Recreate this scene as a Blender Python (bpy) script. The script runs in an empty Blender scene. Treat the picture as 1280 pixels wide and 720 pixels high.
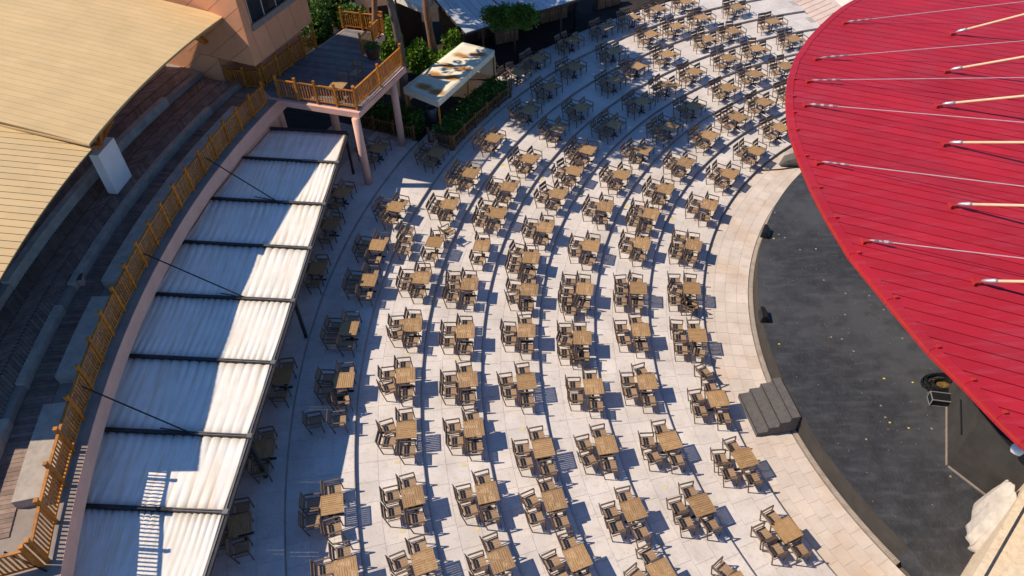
import bpy, math, random
from mathutils import Matrix, Vector
random.seed(7)
R_ = math.radians
sc = bpy.context.scene
col = sc.collection

# ------------------------------------------------------------------ camera
F_PX, PITCH, ROLL, CAM_H = 925.187, 0.788276, -0.0390449, 24.10953
cam_d = bpy.data.cameras.new("camera")
cam = bpy.data.objects.new("camera", cam_d); col.objects.link(cam)
cam_d.sensor_width = 36.0; cam_d.lens = 36.0 * F_PX / 1280.0; cam_d.clip_end = 800.0
CAM_R = Matrix.Rotation(PITCH, 4, 'X') @ Matrix.Rotation(ROLL, 4, 'Z')
cam.matrix_world = Matrix.Translation((0, 0, CAM_H)) @ CAM_R
sc.camera = cam
sc.render.resolution_x, sc.render.resolution_y = 1024, 576

# ------------------------------------------------------------------ light
SUN_EL, SUN_AZ = 47.0, -4.0          # light travels towards SUN_AZ (degrees from +x)
w = bpy.data.worlds.new("World"); sc.world = w; w.use_nodes = True
nt = w.node_tree; nt.nodes.clear()
sky = nt.nodes.new("ShaderNodeTexSky"); sky.sky_type = 'NISHITA'; sky.sun_disc = False
sky.sun_elevation = R_(SUN_EL); sky.sun_rotation = R_(274.0)
sky.air_density = 0.8; sky.dust_density = 0.0; sky.ozone_density = 7.0
bg = nt.nodes.new("ShaderNodeBackground"); bg.inputs[1].default_value = 0.15
wo = nt.nodes.new("ShaderNodeOutputWorld")
hs_ = nt.nodes.new('ShaderNodeHueSaturation'); hs_.inputs['Saturation'].default_value = 1.07; nt.links.new(sky.outputs[0], hs_.inputs['Color'])
nt.links.new(hs_.outputs[0], bg.inputs[0]); nt.links.new(bg.outputs[0], wo.inputs[0])
sd = bpy.data.lights.new("sun", 'SUN'); sd.energy = 5.0; sd.angle = R_(0.53); sd.color = (1.0, 0.875, 0.69)
so = bpy.data.objects.new("sun", sd); col.objects.link(so); so.location = (-60, 5, 60)
ldir = Vector((math.cos(R_(SUN_AZ)) * math.cos(R_(SUN_EL)), math.sin(R_(SUN_AZ)) * math.cos(R_(SUN_EL)), -math.sin(R_(SUN_EL))))
so.rotation_euler = ldir.to_track_quat('-Z', 'Y').to_euler()
vs = sc.view_settings
vs.view_transform = 'Standard'; vs.look = 'None'; vs.exposure = 0.12; vs.gamma = 1.0; vs.use_curve_mapping = False

# ------------------------------------------------------------------ helpers
CX, CY = 27.81037, 19.11922                       # centre of the round stage and of every tier
RAD = [36.474, 34.059, 31.597, 29.200, 26.822, 24.441, 22.055, 19.657, 17.50]
DZ = 0.1393
def zt(k): return DZ * (7 - k)
def at(px, py, z):
    d = CAM_R.to_3x3() @ Vector(((px - 640) / F_PX, (360 - py) / F_PX, -1.0))
    t = (z - CAM_H) / d.z
    return Vector((d.x * t, d.y * t, z))
def proj(P):
    q = CAM_R.to_3x3().transposed() @ (Vector(P) - Vector((0, 0, CAM_H)))
    return 640 + F_PX * q.x / -q.z, 360 - F_PX * q.y / -q.z, -q.z
def pol(r, th, z=0.0): return Vector((CX + r * math.cos(R_(th)), CY + r * math.sin(R_(th)), z))
def polar(P): return math.hypot(P[0] - CX, P[1] - CY), math.degrees(math.atan2(P[1] - CY, P[0] - CX)) % 360

def mat(name, c, rough=0.7, var=0.15, scale=2.0, bump=0.15, bscale=25.0, objvar=0.0, islvar=0.0, metal=0.0,
        stain=None, coord='world', stretch=None, spec=0.3, trans=0.0):
    m = bpy.data.materials.new(name); m.use_nodes = True
    n = m.node_tree.nodes; L = m.node_tree.links
    b = n['Principled BSDF']
    b.inputs['Roughness'].default_value = rough; b.inputs['Metallic'].default_value = metal
    b.inputs['Specular IOR Level'].default_value = spec
    if coord == 'world': vec = n.new('ShaderNodeNewGeometry').outputs['Position']
    else: vec = n.new('ShaderNodeTexCoord').outputs['Object']
    if stretch:
        mp = n.new('ShaderNodeMapping'); mp.inputs['Scale'].default_value = stretch
        mp.inputs['Rotation'].default_value = (0, 0, R_(stretch[3])) if len(stretch) > 3 else (0, 0, 0)
        mp.inputs['Scale'].default_value = stretch[:3]
        L.new(vec, mp.inputs[0]); vec = mp.outputs[0]
    nz = n.new('ShaderNodeTexNoise'); nz.inputs['Scale'].default_value = scale; nz.inputs['Detail'].default_value = 6
    nz.inputs['Roughness'].default_value = 0.62
    L.new(vec, nz.inputs['Vector'])
    rp = n.new('ShaderNodeValToRGB')
    rp.color_ramp.elements[0].position = 0.3; rp.color_ramp.elements[1].position = 0.7
    rp.color_ramp.elements[0].color = [max(0, x * (1 - var)) for x in c] + [1]
    rp.color_ramp.elements[1].color = [min(1, x * (1 + var)) for x in c] + [1]
    L.new(nz.outputs['Fac'], rp.inputs[0]); cur = rp.outputs[0]
    def mix(fac, a, bb, mode='MIX'):
        x = n.new('ShaderNodeMix'); x.data_type = 'RGBA'; x.blend_type = mode
        if isinstance(fac, float): x.inputs[0].default_value = fac
        else: L.new(fac, x.inputs[0])
        L.new(a, x.inputs[6])
        if isinstance(bb, (tuple, list)): x.inputs[7].default_value = list(bb) + [1]
        else: L.new(bb, x.inputs[7])
        return x.outputs[2]
    for st in (stain or []):
        sc_, lo, hi, amt, sco = st[:5]
        z2 = n.new('ShaderNodeTexNoise'); z2.inputs['Scale'].default_value = sc_; z2.inputs['Detail'].default_value = 5
        v2 = vec
        if len(st) > 5:
            mp = n.new('ShaderNodeMapping'); mp.inputs['Scale'].default_value = st[5][:3]
            if len(st[5]) > 3: mp.inputs['Rotation'].default_value = (0, 0, R_(st[5][3]))
            L.new(vec, mp.inputs[0]); v2 = mp.outputs[0]
        L.new(v2, z2.inputs['Vector'])
        mr = n.new('ShaderNodeMapRange'); mr.inputs[1].default_value = lo; mr.inputs[2].default_value = hi
        mr.inputs[3].default_value = 0.0; mr.inputs[4].default_value = amt
        L.new(z2.outputs['Fac'], mr.inputs[0]); cur = mix(mr.outputs[0], cur, sco)
    for v, src in ((objvar, 'o'), (islvar, 'i')):
        if not v: continue
        s = n.new('ShaderNodeObjectInfo').outputs['Random'] if src == 'o' else n.new('ShaderNodeNewGeometry').outputs['Random Per Island']
        mr = n.new('ShaderNodeMapRange'); mr.inputs[3].default_value = 1 - v; mr.inputs[4].default_value = 1 + v
        L.new(s, mr.inputs[0]); cur = mix(1.0, cur, mr.outputs[0], 'MULTIPLY')
    L.new(cur, b.inputs['Base Color'])
    if bump:
        z3 = n.new('ShaderNodeTexNoise'); z3.inputs['Scale'].default_value = bscale; z3.inputs['Detail'].default_value = 4
        L.new(vec, z3.inputs['Vector'])
        bp = n.new('ShaderNodeBump'); bp.inputs['Strength'].default_value = bump; bp.inputs['Distance'].default_value = 0.02
        L.new(z3.outputs['Fac'], bp.inputs['Height']); L.new(bp.outputs[0], b.inputs['Normal'])
    if trans:
        out = n['Material Output']; tr = n.new('ShaderNodeBsdfTranslucent'); L.new(cur, tr.inputs[0])
        ms = n.new('ShaderNodeMixShader'); ms.inputs[0].default_value = trans
        L.new(b.outputs[0], ms.inputs[1]); L.new(tr.outputs[0], ms.inputs[2]); L.new(ms.outputs[0], out.inputs[0])
    return m

M = {}
M['tile'] = mat('travertine_tile', (0.635, 0.575, 0.54), 0.55, 0.10, 0.9, 0.12, 40, objvar=0.045,
    stain=[(0.55, 0.48, 0.72, 0.5, (0.44, 0.385, 0.35)), (3.5, 0.54, 0.75, 0.5, (0.46, 0.38, 0.32)), (9, 0.56, 0.70, 0.4, (0.42, 0.36, 0.32)), (22, 0.64, 0.72, 0.5, (0.30, 0.26, 0.23))])
M['tile_warm'] = mat('warm_travertine_tile', (0.62, 0.53, 0.465), 0.55, 0.10, 0.9, 0.12, 40, objvar=0.06,
    stain=[(0.5, 0.50, 0.70, 0.55, (0.52, 0.36, 0.24)), (3.0, 0.56, 0.75, 0.4, (0.46, 0.33, 0.24)), (14, 0.60, 0.72, 0.35, (0.36, 0.30, 0.26))])
M['grout'] = mat('grout', (0.43, 0.37, 0.33), 0.9, 0.2, 3, 0.1)
M['riser'] = mat('riser_stone', (0.34, 0.29, 0.26), 0.7, 0.2, 3, 0.2)
M['curblight'] = mat('drain_bar', (0.46, 0.39, 0.33), 0.7, 0.2, 4, 0.2)
M['curb'] = mat('drain_curb', (0.27, 0.22, 0.18), 0.7, 0.2, 4, 0.2)
M['stage'] = mat('stage_floor', (0.040, 0.042, 0.050), 0.55, 0.22, 3.0, 0.06, 40,
    stain=[(0.22, 0.44, 0.60, 0.85, (0.074, 0.076, 0.086)), (2.2, 0.50, 0.72, 0.55, (0.092, 0.092, 0.10), (0.45, 1.9, 1, 24)), (1.2, 0.5, 0.66, 0.5, (0.028, 0.027, 0.03)), (9, 0.55, 0.72, 0.5, (0.10, 0.097, 0.10), (2.6, 0.5, 1, 15)), (26, 0.70, 0.75, 0.45, (0.18, 0.17, 0.17)), (40, 0.52, 0.7, 0.35, (0.025, 0.024, 0.025))])
M['stagewall'] = mat('stage_wall', (0.050, 0.044, 0.040), 0.75, 0.25, 1.5, 0.15)
M['stepstone'] = mat('dark_step', (0.115, 0.105, 0.10), 0.8, 0.2, 6, 0.15, 30, stain=[(9, 0.55, 0.7, 0.4, (0.17, 0.16, 0.155))])
M['red'] = mat('red_sheet', (0.405, 0.013, 0.026), 0.52, 0.12, 0.5, 0.08, 8, objvar=0.09,
    stain=[(0.45, 0.48, 0.75, 0.45, (0.36, 0.032, 0.05)), (24, 0.71, 0.75, 0.6, (0.62, 0.28, 0.26)), (3, 0.52, 0.8, 0.45, (0.38, 0.07, 0.10), (0.25, 2.2, 1, 26)), (1.6, 0.6, 0.75, 0.4, (0.34, 0.014, 0.02))])
M['redtrim'] = mat('red_trim', (0.42, 0.03, 0.022), 0.5, 0.12, 3, 0.05)
M['reddark'] = mat('dark_red_joint', (0.06, 0.006, 0.008), 0.7, 0.2, 3, 0.0)
M['beige'] = mat('beige_sheet', (0.70, 0.485, 0.235), 0.55, 0.06, 0.8, 0.08, 6, objvar=0.035,
    stain=[(0.6, 0.5, 0.75, 0.45, (0.60, 0.43, 0.20)), (2.2, 0.55, 0.75, 0.3, (0.64, 0.50, 0.30))])
M['beigegap'] = mat('beige_joint', (0.36, 0.25, 0.12), 0.8, 0.1, 3, 0.0)
M['darkgap'] = mat('dark_joint', (0.07, 0.05, 0.035), 0.9, 0.1, 3, 0.0)
M['pink'] = mat('pink_render', (0.72, 0.41, 0.31), 0.8, 0.10, 1.2, 0.15, 40, objvar=0.03, stain=[(2.5, 0.55, 0.8, 0.35, (0.55, 0.33, 0.26))])
M['orange'] = mat('terracotta_panel', (0.64, 0.285, 0.145), 0.7, 0.08, 1.0, 0.08, 20, objvar=0.05)
M['fabric'] = mat('awning_fabric', (0.86, 0.80, 0.73), 0.85, 0.06, 1.5, 0.1, 12, trans=0.0,
    stain=[(2.2, 0.50, 0.75, 0.70, (0.66, 0.50, 0.32), (3.0, 0.16, 1, -2.7)), (0.5, 0.5, 0.75, 0.4, (0.60, 0.55, 0.50)), (6, 0.58, 0.75, 0.4, (0.55, 0.45, 0.36), (2.0, 0.2, 1, -2.7))])
M['metal'] = mat('dark_aluminium', (0.045, 0.043, 0.045), 0.4, 0.2, 5, 0.05, metal=0.3)
M['metalgrey'] = mat('grey_aluminium', (0.22, 0.20, 0.19), 0.45, 0.2, 5, 0.05, metal=0.3)
M['fencewood'] = mat('varnished_fence_wood', (0.43, 0.155, 0.020), 0.5, 0.38, 6, 0.1, 40, objvar=0.22)
M['shadefence'] = mat('shaded_fence_wood', (0.20, 0.095, 0.035), 0.7, 0.3, 6, 0.1, 40, objvar=0.25)  # fence wood darkened, the shade on the low fences is in the colour
M['deckwood'] = mat('weathered_deck_wood', (0.24, 0.165, 0.13), 0.8, 0.3, 3, 0.3, 25, islvar=0.22)
M['darkdeck'] = mat('dark_terrace_deck', (0.17, 0.155, 0.155), 0.7, 0.25, 3, 0.2, objvar=0.2)
M['concrete'] = mat('stand_concrete', (0.28, 0.23, 0.195), 0.85, 0.2, 1.2, 0.25, 30, stain=[(3, 0.55, 0.75, 0.4, (0.2, 0.18, 0.16))])
M['benchstone'] = mat('bench_stone', (0.40, 0.335, 0.275), 0.8, 0.2, 2, 0.2, 30, stain=[(3, 0.5, 0.75, 0.5, (0.2, 0.18, 0.17))])
M['pillar'] = mat('white_plaster', (0.84, 0.74, 0.70), 0.7, 0.05, 2, 0.08)
M['tabletop'] = mat('table_slat_wood', (0.385, 0.23, 0.105), 0.5, 0.14, 9, 0.05, objvar=0.13, islvar=0.07, coord='obj', stain=[(2.0, 0.5, 0.75, 0.35, (0.36, 0.25, 0.15))])
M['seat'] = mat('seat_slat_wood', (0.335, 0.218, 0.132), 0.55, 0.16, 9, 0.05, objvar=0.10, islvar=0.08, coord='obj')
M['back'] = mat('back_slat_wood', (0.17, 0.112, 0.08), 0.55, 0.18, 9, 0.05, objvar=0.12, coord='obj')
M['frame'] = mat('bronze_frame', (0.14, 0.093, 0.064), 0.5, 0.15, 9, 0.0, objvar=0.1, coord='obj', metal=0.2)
M['iron'] = mat('black_iron', (0.02, 0.02, 0.022), 0.5, 0.2, 9, 0.0)
M['yard'] = mat('shaded_yard_earth', (0.030, 0.022, 0.018), 0.95, 0.4, 0.8, 0.4, 10, stain=[(0.7, 0.5, 0.7, 0.5, (0.05, 0.033, 0.026))])  # near-black base colour holds the deep shade of the yard
M['ground'] = mat('ground_earth', (0.12, 0.10, 0.08), 0.95, 0.3, 0.5, 0.2)
M['plaza'] = mat('pale_plaza', (0.78, 0.72, 0.62), 0.7, 0.08, 0.8, 0.05)
M['pinkstone'] = mat('pink_stone', (0.66, 0.50, 0.42), 0.65, 0.1, 1.2, 0.1, objvar=0.05)
M['bark'] = mat('pine_bark', (0.26, 0.125, 0.065), 0.9, 0.45, 7, 0.8, 14, stretch=(1, 1, 0.3))
M['barkgrey'] = mat('grey_bark', (0.15, 0.11, 0.085), 0.9, 0.4, 7, 0.8, 14, stretch=(1, 1, 0.3))
M['needle'] = mat('pine_needle', (0.075, 0.155, 0.022), 0.7, 0.3, 1.2, 0.0, islvar=0.45, trans=0.25)
M['leaf'] = mat('bush_leaf', (0.15, 0.27, 0.025), 0.55, 0.35, 1.5, 0.0, islvar=0.5, trans=0.3)
M['hedge'] = mat('hedge_leaf', (0.075, 0.145, 0.02), 0.6, 0.35, 1.8, 0.0, islvar=0.5, trans=0.25)
M['tarp'] = mat('pergola_tarp', (0.78, 0.70, 0.54), 0.85, 0.06, 2.0, 0.1)
M['tarpstain'] = mat('rust_stain', (0.36, 0.16, 0.03), 0.85, 0.35, 4.0, 0.1)
M['roofmetal'] = mat('grey_roof_sheet', (0.50, 0.52, 0.55), 0.5, 0.12, 1.5, 0.05, objvar=0.1, stain=[(1.5, 0.5, 0.75, 0.4, (0.30, 0.30, 0.32))])
M['cloth'] = mat('canvas_cloth', (0.52, 0.46, 0.40), 0.9, 0.18, 3, 0.25, 14)
M['cream'] = mat('cream_parapet', (0.74, 0.60, 0.44), 0.75, 0.14, 5, 0.3, 25, stain=[(6, 0.52, 0.7, 0.5, (0.60, 0.33, 0.14))])
M['black'] = mat('black_plastic', (0.012, 0.012, 0.013), 0.5, 0.2, 5, 0.0)
M['white'] = mat('white_paint', (0.75, 0.74, 0.72), 0.5, 0.05, 5, 0.0)
M['silver'] = mat('silver_cap', (0.48, 0.47, 0.47), 0.4, 0.1, 5, 0.0, metal=0.6)
M['poletan'] = mat('tan_pole', (0.66, 0.50, 0.31), 0.5, 0.08, 5, 0.0)
M['cable'] = mat('steel_cable', (0.52, 0.42, 0.42), 0.5, 0.1, 5, 0.0, metal=0.2)
M['yellow'] = mat('yellow_mark', (0.68, 0.50, 0.03), 0.7, 0.2, 9, 0.0)
M['paleyellow'] = mat('worn_yellow_mark', (0.64, 0.50, 0.22), 0.7, 0.15, 9, 0.0, stain=[(20, 0.45, 0.6, 0.8, (0.60, 0.53, 0.45))])
M['glass'] = mat('dark_glass', (0.012, 0.014, 0.018), 0.1, 0.1, 5, 0.0, spec=0.6)
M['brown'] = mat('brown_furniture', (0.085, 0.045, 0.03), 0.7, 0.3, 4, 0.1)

class MB:
    def __init__(s): s.v = []; s.f = []
    def obox(s, o, ex, ey, ez):
        o, ex, ey, ez = map(Vector, (o, ex, ey, ez)); b = len(s.v)
        for k in (0, 1):
            for (i, j) in ((0, 0), (1, 0), (1, 1), (0, 1)): s.v.append(tuple(o + ex * i + ey * j + ez * k))
        s.f += [tuple(b + i for i in q) for q in ((3, 2, 1, 0), (4, 5, 6, 7), (0, 1, 5, 4), (1, 2, 6, 5), (2, 3, 7, 6), (3, 0, 4, 7))]
        return s
    def box(s, c, d): return s.obox((c[0] - d[0] / 2, c[1] - d[1] / 2, c[2] - d[2] / 2), (d[0], 0, 0), (0, d[1], 0), (0, 0, d[2]))
    def bar(s, a, b, wd, h):
        a, b = Vector(a), Vector(b); d = (b - a).normalized()
        up = Vector((0, 0, 1)) if abs(d.z) < 0.95 else Vector((1, 0, 0))
        sx = d.cross(up).normalized(); uz = sx.cross(d).normalized()
        return s.obox(a - sx * wd / 2 - uz * h / 2, sx * wd, b - a, uz * h)
    def tube(s, pts, r, n=8, cap=True):
        pts = [Vector(q) for q in pts]; rs = r if isinstance(r, (list, tuple)) else [r] * len(pts); b = len(s.v)
        for i, q in enumerate(pts):
            d = (pts[min(i + 1, len(pts) - 1)] - pts[max(i - 1, 0)]).normalized()
            up = Vector((0, 0, 1)) if abs(d.z) < 0.9 else Vector((1, 0, 0))
            x = d.cross(up).normalized(); y = d.cross(x).normalized()
            for k in range(n):
                a = 2 * math.pi * k / n; s.v.append(tuple(q + (x * math.cos(a) + y * math.sin(a)) * rs[i]))
        for i in range(len(pts) - 1):
            for k in range(n):
                a0 = b + i * n + k; a1 = b + i * n + (k + 1) % n
                s.f.append((a0, a1, a1 + n, a0 + n))
        if cap: s.f.append(tuple(b + k for k in range(n - 1, -1, -1))); s.f.append(tuple(b + (len(pts) - 1) * n + k for k in range(n)))
        return s
    def slab(s, top, th, dirv=(0, 0, -1)):          # polygon of 3d points, thickened along dirv
        b = len(s.v); n = len(top); dv = Vector(dirv) * th
        s.v += [tuple(q) for q in top] + [tuple(Vector(q) + dv) for q in top]
        s.f.append(tuple(range(b, b + n))); s.f.append(tuple(range(b + 2 * n - 1, b + n - 1, -1)))
        for i in range(n):
            j = (i + 1) % n; s.f.append((b + j, b + i, b + n + i, b + n + j))
        return s
    def ring(s, r0, r1, t0, t1, z0, z1, n=0, c=(CX, CY)):
        n = n or max(1, int(abs(t1 - t0) * r1 * math.pi / 180 / 0.55)); b = len(s.v)
        for i in range(n + 1):
            a = R_(t0 + (t1 - t0) * i / n); cs, sn = math.cos(a), math.sin(a)
            for r, z in ((r0, z1), (r1, z1), (r1, z0), (r0, z0)): s.v.append((c[0] + r * cs, c[1] + r * sn, z))
        for i in range(n):
            q = b + 4 * i
            for k in range(4): s.f.append((q + k, q + (k + 1) % 4, q + 4 + (k + 1) % 4, q + 4 + k))
        s.f.append((b + 3, b + 2, b + 1, b)); e = b + 4 * n; s.f.append((e, e + 1, e + 2, e + 3))
        return s
    def mesh(s, name, m, off=None, smooth=False):
        me = bpy.data.meshes.new(name)
        v = s.v if off is None else [(a - off[0], b - off[1], c - off[2]) for a, b, c in s.v]
        me.from_pydata(v, [], s.f); me.materials.append(m)
        if smooth: me.polygons.foreach_set('use_smooth', [True] * len(me.polygons))
        me.update(); return me
    def build(s, name, m, parent=None, smooth=False):
        off = root_loc(parent) if parent else None
        return link(name, s.mesh(name, m, off, smooth), parent)
def root_loc(o):
    l = Vector((0, 0, 0))
    while o: l = l + o.location; o = o.parent
    return l
def link(name, data, parent=None, loc=None, rz=None):
    o = bpy.data.objects.new(name, data); col.objects.link(o)
    if parent: o.parent = parent
    if loc is not None: o.location = loc
    if rz is not None: o.rotation_euler = (0, 0, rz)
    return o
def tag(o, label, cat, group=None):
    o['label'] = label; o['category'] = cat
    if group: o['group'] = group
    return o
def thing(name, label, cat, loc=(0, 0, 0), rz=0.0, group=None):
    o = link(name, None, None, loc, rz); o.empty_display_size = 0.2
    return tag(o, label, cat, group)
def struct(o): o['kind'] = 'structure'; return o
def clip(poly, nx, ny, c):                           # keep nx*x+ny*y<=c
    out = []
    for i in range(len(poly)):
        a, b = poly[i], poly[(i + 1) % len(poly)]
        da, db = nx * a[0] + ny * a[1] - c, nx * b[0] + ny * b[1] - c
        if da <= 0: out.append(a)
        if (da < 0 < db) or (db < 0 < da):
            t = da / (da - db); out.append((a[0] + (b[0] - a[0]) * t, a[1] + (b[1] - a[1]) * t))
    return out
def bands(poly, ang, width, gap, start=None):
    nx, ny = -math.sin(R_(ang)), math.cos(R_(ang))
    ds = [nx * a + ny * b for a, b in poly]; lo, hi = min(ds), max(ds); d = lo if start is None else start; res = []
    while d < hi:
        q = clip(clip(poly, nx, ny, d + width - gap / 2), -nx, -ny, -(d + gap / 2))
        if len(q) >= 3:
            A = sum(q[i][0] * q[(i + 1) % len(q)][1] - q[(i + 1) % len(q)][0] * q[i][1] for i in range(len(q))) / 2
            if A < 0: q = q[::-1]
            if abs(A) > 0.01: res.append(q)
        d += width
    return res

# ================================================================== THE SETTING
g = MB(); g.v = [(-300, -300, -0.35), (300, -300, -0.35), (300, 300, -0.35), (-300, 300, -0.35)]; g.f = [(0, 1, 2, 3)]
struct(g.build('ground', M['ground']))
TH0, TH1 = 101.8, 216.0
def tiles_for(parent, r0, r1, rows, t0, t1, z, width, m, frame=150):
    dr = (r1 - r0) / rows; J = 0.009
    for i in range(rows):
        a, b = r0 + dr * i + J / 2, r0 + dr * (i + 1) - J / 2; rm = (a + b) / 2
        dth = math.degrees(width / rm); n = int((t1 - t0) / dth); dth = (t1 - t0) / n
        half = dth / 2 - math.degrees(J / 2 / rm)
        me = MB().ring(a, b, -half, half, -0.018, 0.0, 2, (0, 0)).mesh('tile', m)
        off = 0.5 if i % 2 else 0.0
        for k in range(n - (1 if off else 0)):
            th = t0 + dth * (k + 0.5 + off); P = pol(rm, th, z); x, y, d = proj(P)
            if -frame < x < 1280 + frame and -frame < y < 720 + frame:
                o = link('tile', me, parent, (CX, CY, z), R_(th))
TIERF = {}
for k in range(1, 8):
    m = MB().ring(RAD[k], RAD[k - 1], TH0, TH1, -0.3, zt(k) - 0.012)
    t = struct(m.build('terrace_tier', M['grout'])); TIERF[k] = t
    MB().ring(RAD[k] - 0.015, RAD[k] + 0.0, TH0, TH1, -0.3, zt(k) - 0.002).build('riser', M['riser'], t)
    tiles_for(t, RAD[k] + 0.004, RAD[k - 1] - 0.02, 3, TH0, TH1 - 2, zt(k), 0.82, M['tile'])
FZ = -0.135
fr = struct(MB().ring(17.62, RAD[7] - 0.02, 100, TH1, -0.34, FZ - 0.012).build('front_floor', M['grout']))
tiles_for(fr, 17.62, RAD[7] - 0.02, 4, 128, 214, FZ, 0.62, M['tile_warm'])
t0 = struct(MB().ring(RAD[0], 41.9, 153.9, TH1, -0.3, 7 * DZ - 0.012).build('upper_walk', M['grout']))
tiles_for(t0, RAD[0] + 0.004, 39.2, 3, 153.9, 206, 7 * DZ, 0.86, M['tile'])
MB().ring(RAD[0] - 0.015, RAD[0], 153.9, TH1, -0.3, 7 * DZ - 0.002).build('riser', M['riser'], t0)
struct(MB().ring(RAD[0], 110, 86, 153.85, -0.3, 0.93).build('yard', M['yard']))
struct(MB().ring(41.92, 110, 153.9, 159.5, -0.3, 0.93).build('yard_strip', M['yard']))
# stage
st = struct(MB().ring(0.5, 17.36, 120, 208.4, -0.3, 0.80).build('stage', M['stage']))
MB().ring(17.362, 17.38, 120, 208.4, -0.3, 0.792).build('stage_front', M['stagewall'], st)
rt = Vector((math.sin(R_(28.4)), -math.cos(R_(28.4)), 0))
a, b = pol(0.5, 208.41), pol(17.375, 208.41)
m = MB(); m.v = [tuple(a + Vector((0, 0, .798))), tuple(b + Vector((0, 0, .798))), tuple(b + rt * 3.4 + Vector((0, 0, -.01))), tuple(a + rt * 3.4 + Vector((0, 0, -.01))), tuple(b + Vector((0, 0, -.3))), tuple(a + Vector((0, 0, -.3))), tuple(b + rt * 3.4 + Vector((0, 0, -.3))), tuple(a + rt * 3.4 + Vector((0, 0, -.3)))]
m.f = [(0, 1, 2, 3), (1, 4, 6, 2), (3, 2, 6, 7), (0, 3, 7, 5)]
struct(m.build('stage_ramp', M['stage']))
cu = struct(MB().ring(17.40, 17.60, 120, 208.9, -0.34, FZ + 0.035).build('curb', M['curb']))
cl_ = MB()
for i in range(420): th = 128 + 80.5 * i / 420; cl_.ring(17.43, 17.57, th, th + 0.10, FZ + 0.035, FZ + 0.045, 1)
o = cl_.build('drain_slots', M['curblight'], cu); o['kind'] = 'stuff'
struct(MB().ring(0.5, 17.36, 208.46, 250, -0.3, -0.02).build('side_floor', M['stage']))
# plaza and slabs at the end of the tiers
struct(MB().ring(12, RAD[0] - 0.05, 70, TH0 - 0.05, -0.3, 0.30).build('plaza', M['plaza']))
ps = struct(MB().ring(28.5, RAD[0] - 0.08, 96.2, TH0 - 0.08, 0.30, 0.40).build('slab_steps', M['pinkstone']))
poly = [(pol(r, th).x, pol(r, th).y) for r, th in ((28.6, 96.4), (32.5, 96.6), (36.3, 99.5), (36.3, TH0 - 0.2), (32.5, TH0 - 0.2), (28.6, TH0 - 0.2))]
for i, q in enumerate(bands(poly, 35, 0.55, 0.05)):
    MB().slab([(x, y, 0.43) for x, y in q], 0.05).build('slab', M['pinkstone'], ps)

# ================================================================== RED CANOPY
Z1 = 8.8
EP = [(1067, 0), (1053, 8), (1040, 18), (1025, 32), (1010, 48), (993, 73), (985, 98), (983, 120), (984, 140), (987, 162), (998, 195), (1015, 235), (1035, 273), (1063, 318), (1110, 375), (1163, 438), (1207, 480), (1247, 522), (1278, 552)]
out = [tuple(at(x, y, Z1)[:2]) for x, y in EP]
rl, tl = polar(out[-1]); rf, tf = polar(out[0])
for i in range(1, 60):
    f = i / 60.0; th = tl + (tf + 360 - tl) * f; P = pol(rl + (rf - rl) * f, th); out.append((P.x, P.y))
cn = thing('stage_canopy', 'large red ribbed canopy roof over the round stage with struts and cables', 'canopy', (CX, CY, 0))
DIRC = -25.8
def inset(poly, d):
    c = (sum(a for a, b in poly) / len(poly), sum(b for a, b in poly) / len(poly)); r = []
    for a, b in poly:
        L = math.hypot(a - c[0], b - c[1]); r.append((c[0] + (a - c[0]) * (1 - d / L), c[1] + (b - c[1]) * (1 - d / L)))
    return r
inn = inset(out, 0.26)
MB().slab([(x, y, Z1 - 0.05) for x, y in inset(out, 0.1)], 0.16).build('under_sheet', M['reddark'], cn)
for q in bands(inn, DIRC, 0.45, 0.034):
    MB().slab([(x, y, Z1 + random.uniform(-0.002, 0.006)) for x, y in q], 0.05).build('roof_panel', M['red'], cn)
n = len(out)
for i in range(n):                               # edge trim pieces
    j = (i + 1) % n; a, b, c, d = out[i], out[j], inn[j], inn[i]
    if math.hypot(a[0] - b[0], a[1] - b[1]) < 0.05: continue
    k = 0.02
    lerp = lambda p, q, t: (p[0] + (q[0] - p[0]) * t, p[1] + (q[1] - p[1]) * t)
    quad = [lerp(a, b, .004), lerp(a, b, .996), lerp(c, d, .004), lerp(c, d, .996)]
    quad[2] = lerp(quad[2], quad[1], 0.06); quad[3] = lerp(quad[3], quad[0], 0.06)
    MB().slab([(x, y, Z1 + 0.012) for x, y in quad[::-1]], 0.24).build('edge_trim', M['red'], cn)
    MB().bar((a[0], a[1], Z1 - 0.1), (b[0], b[1], Z1 - 0.1), 0.03, 0.07).build('edge_rail', M['redtrim'], cn)
for i in range(6, 19):
    P = Vector((*inn[i], Z1 + 0.04)); MB().box(P, (0.10, 0.10, 0.06)).build('edge_bracket', M['redtrim'], cn)
POLES = [((1195, 40), (1280, 18), 1.1), ((1188, 87), (1280, 71), 1.0), ((1178, 130), (1280, 120), .9), ((1187, 178), (1280, 178), .8), ((1197, 255), (1280, 257), .72), ((1227, 351), (1280, 352), .5)]
for b_, e_, h in POLES:
    B = at(*b_, Z1 + 0.14); E = at(*e_, Z1 + 0.14 + h); D = (E - B); L = D.length; D.normalize()
    s = MB().tube([B + D * 0.25, B + D * (L * 4.2)], 0.046, 10).build('strut', M['poletan'], cn, True)
    MB().tube([B, B + D * 0.12, B + D * 0.34, B + D * 0.42], [0.03, 0.06, 0.075, 0.05], 10).build('strut_cap', M['silver'], s, True)
    MB().box(B - Vector((0.10, 0, 0.06)), (0.24, 0.10, 0.07)).build('strut_foot', M['redtrim'], cn)
    MB().box(B - Vector((0.22, -0.03, 0.05)), (0.02, 0.24, 0.08)).build('foot_plate', M['redtrim'], cn)
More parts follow.
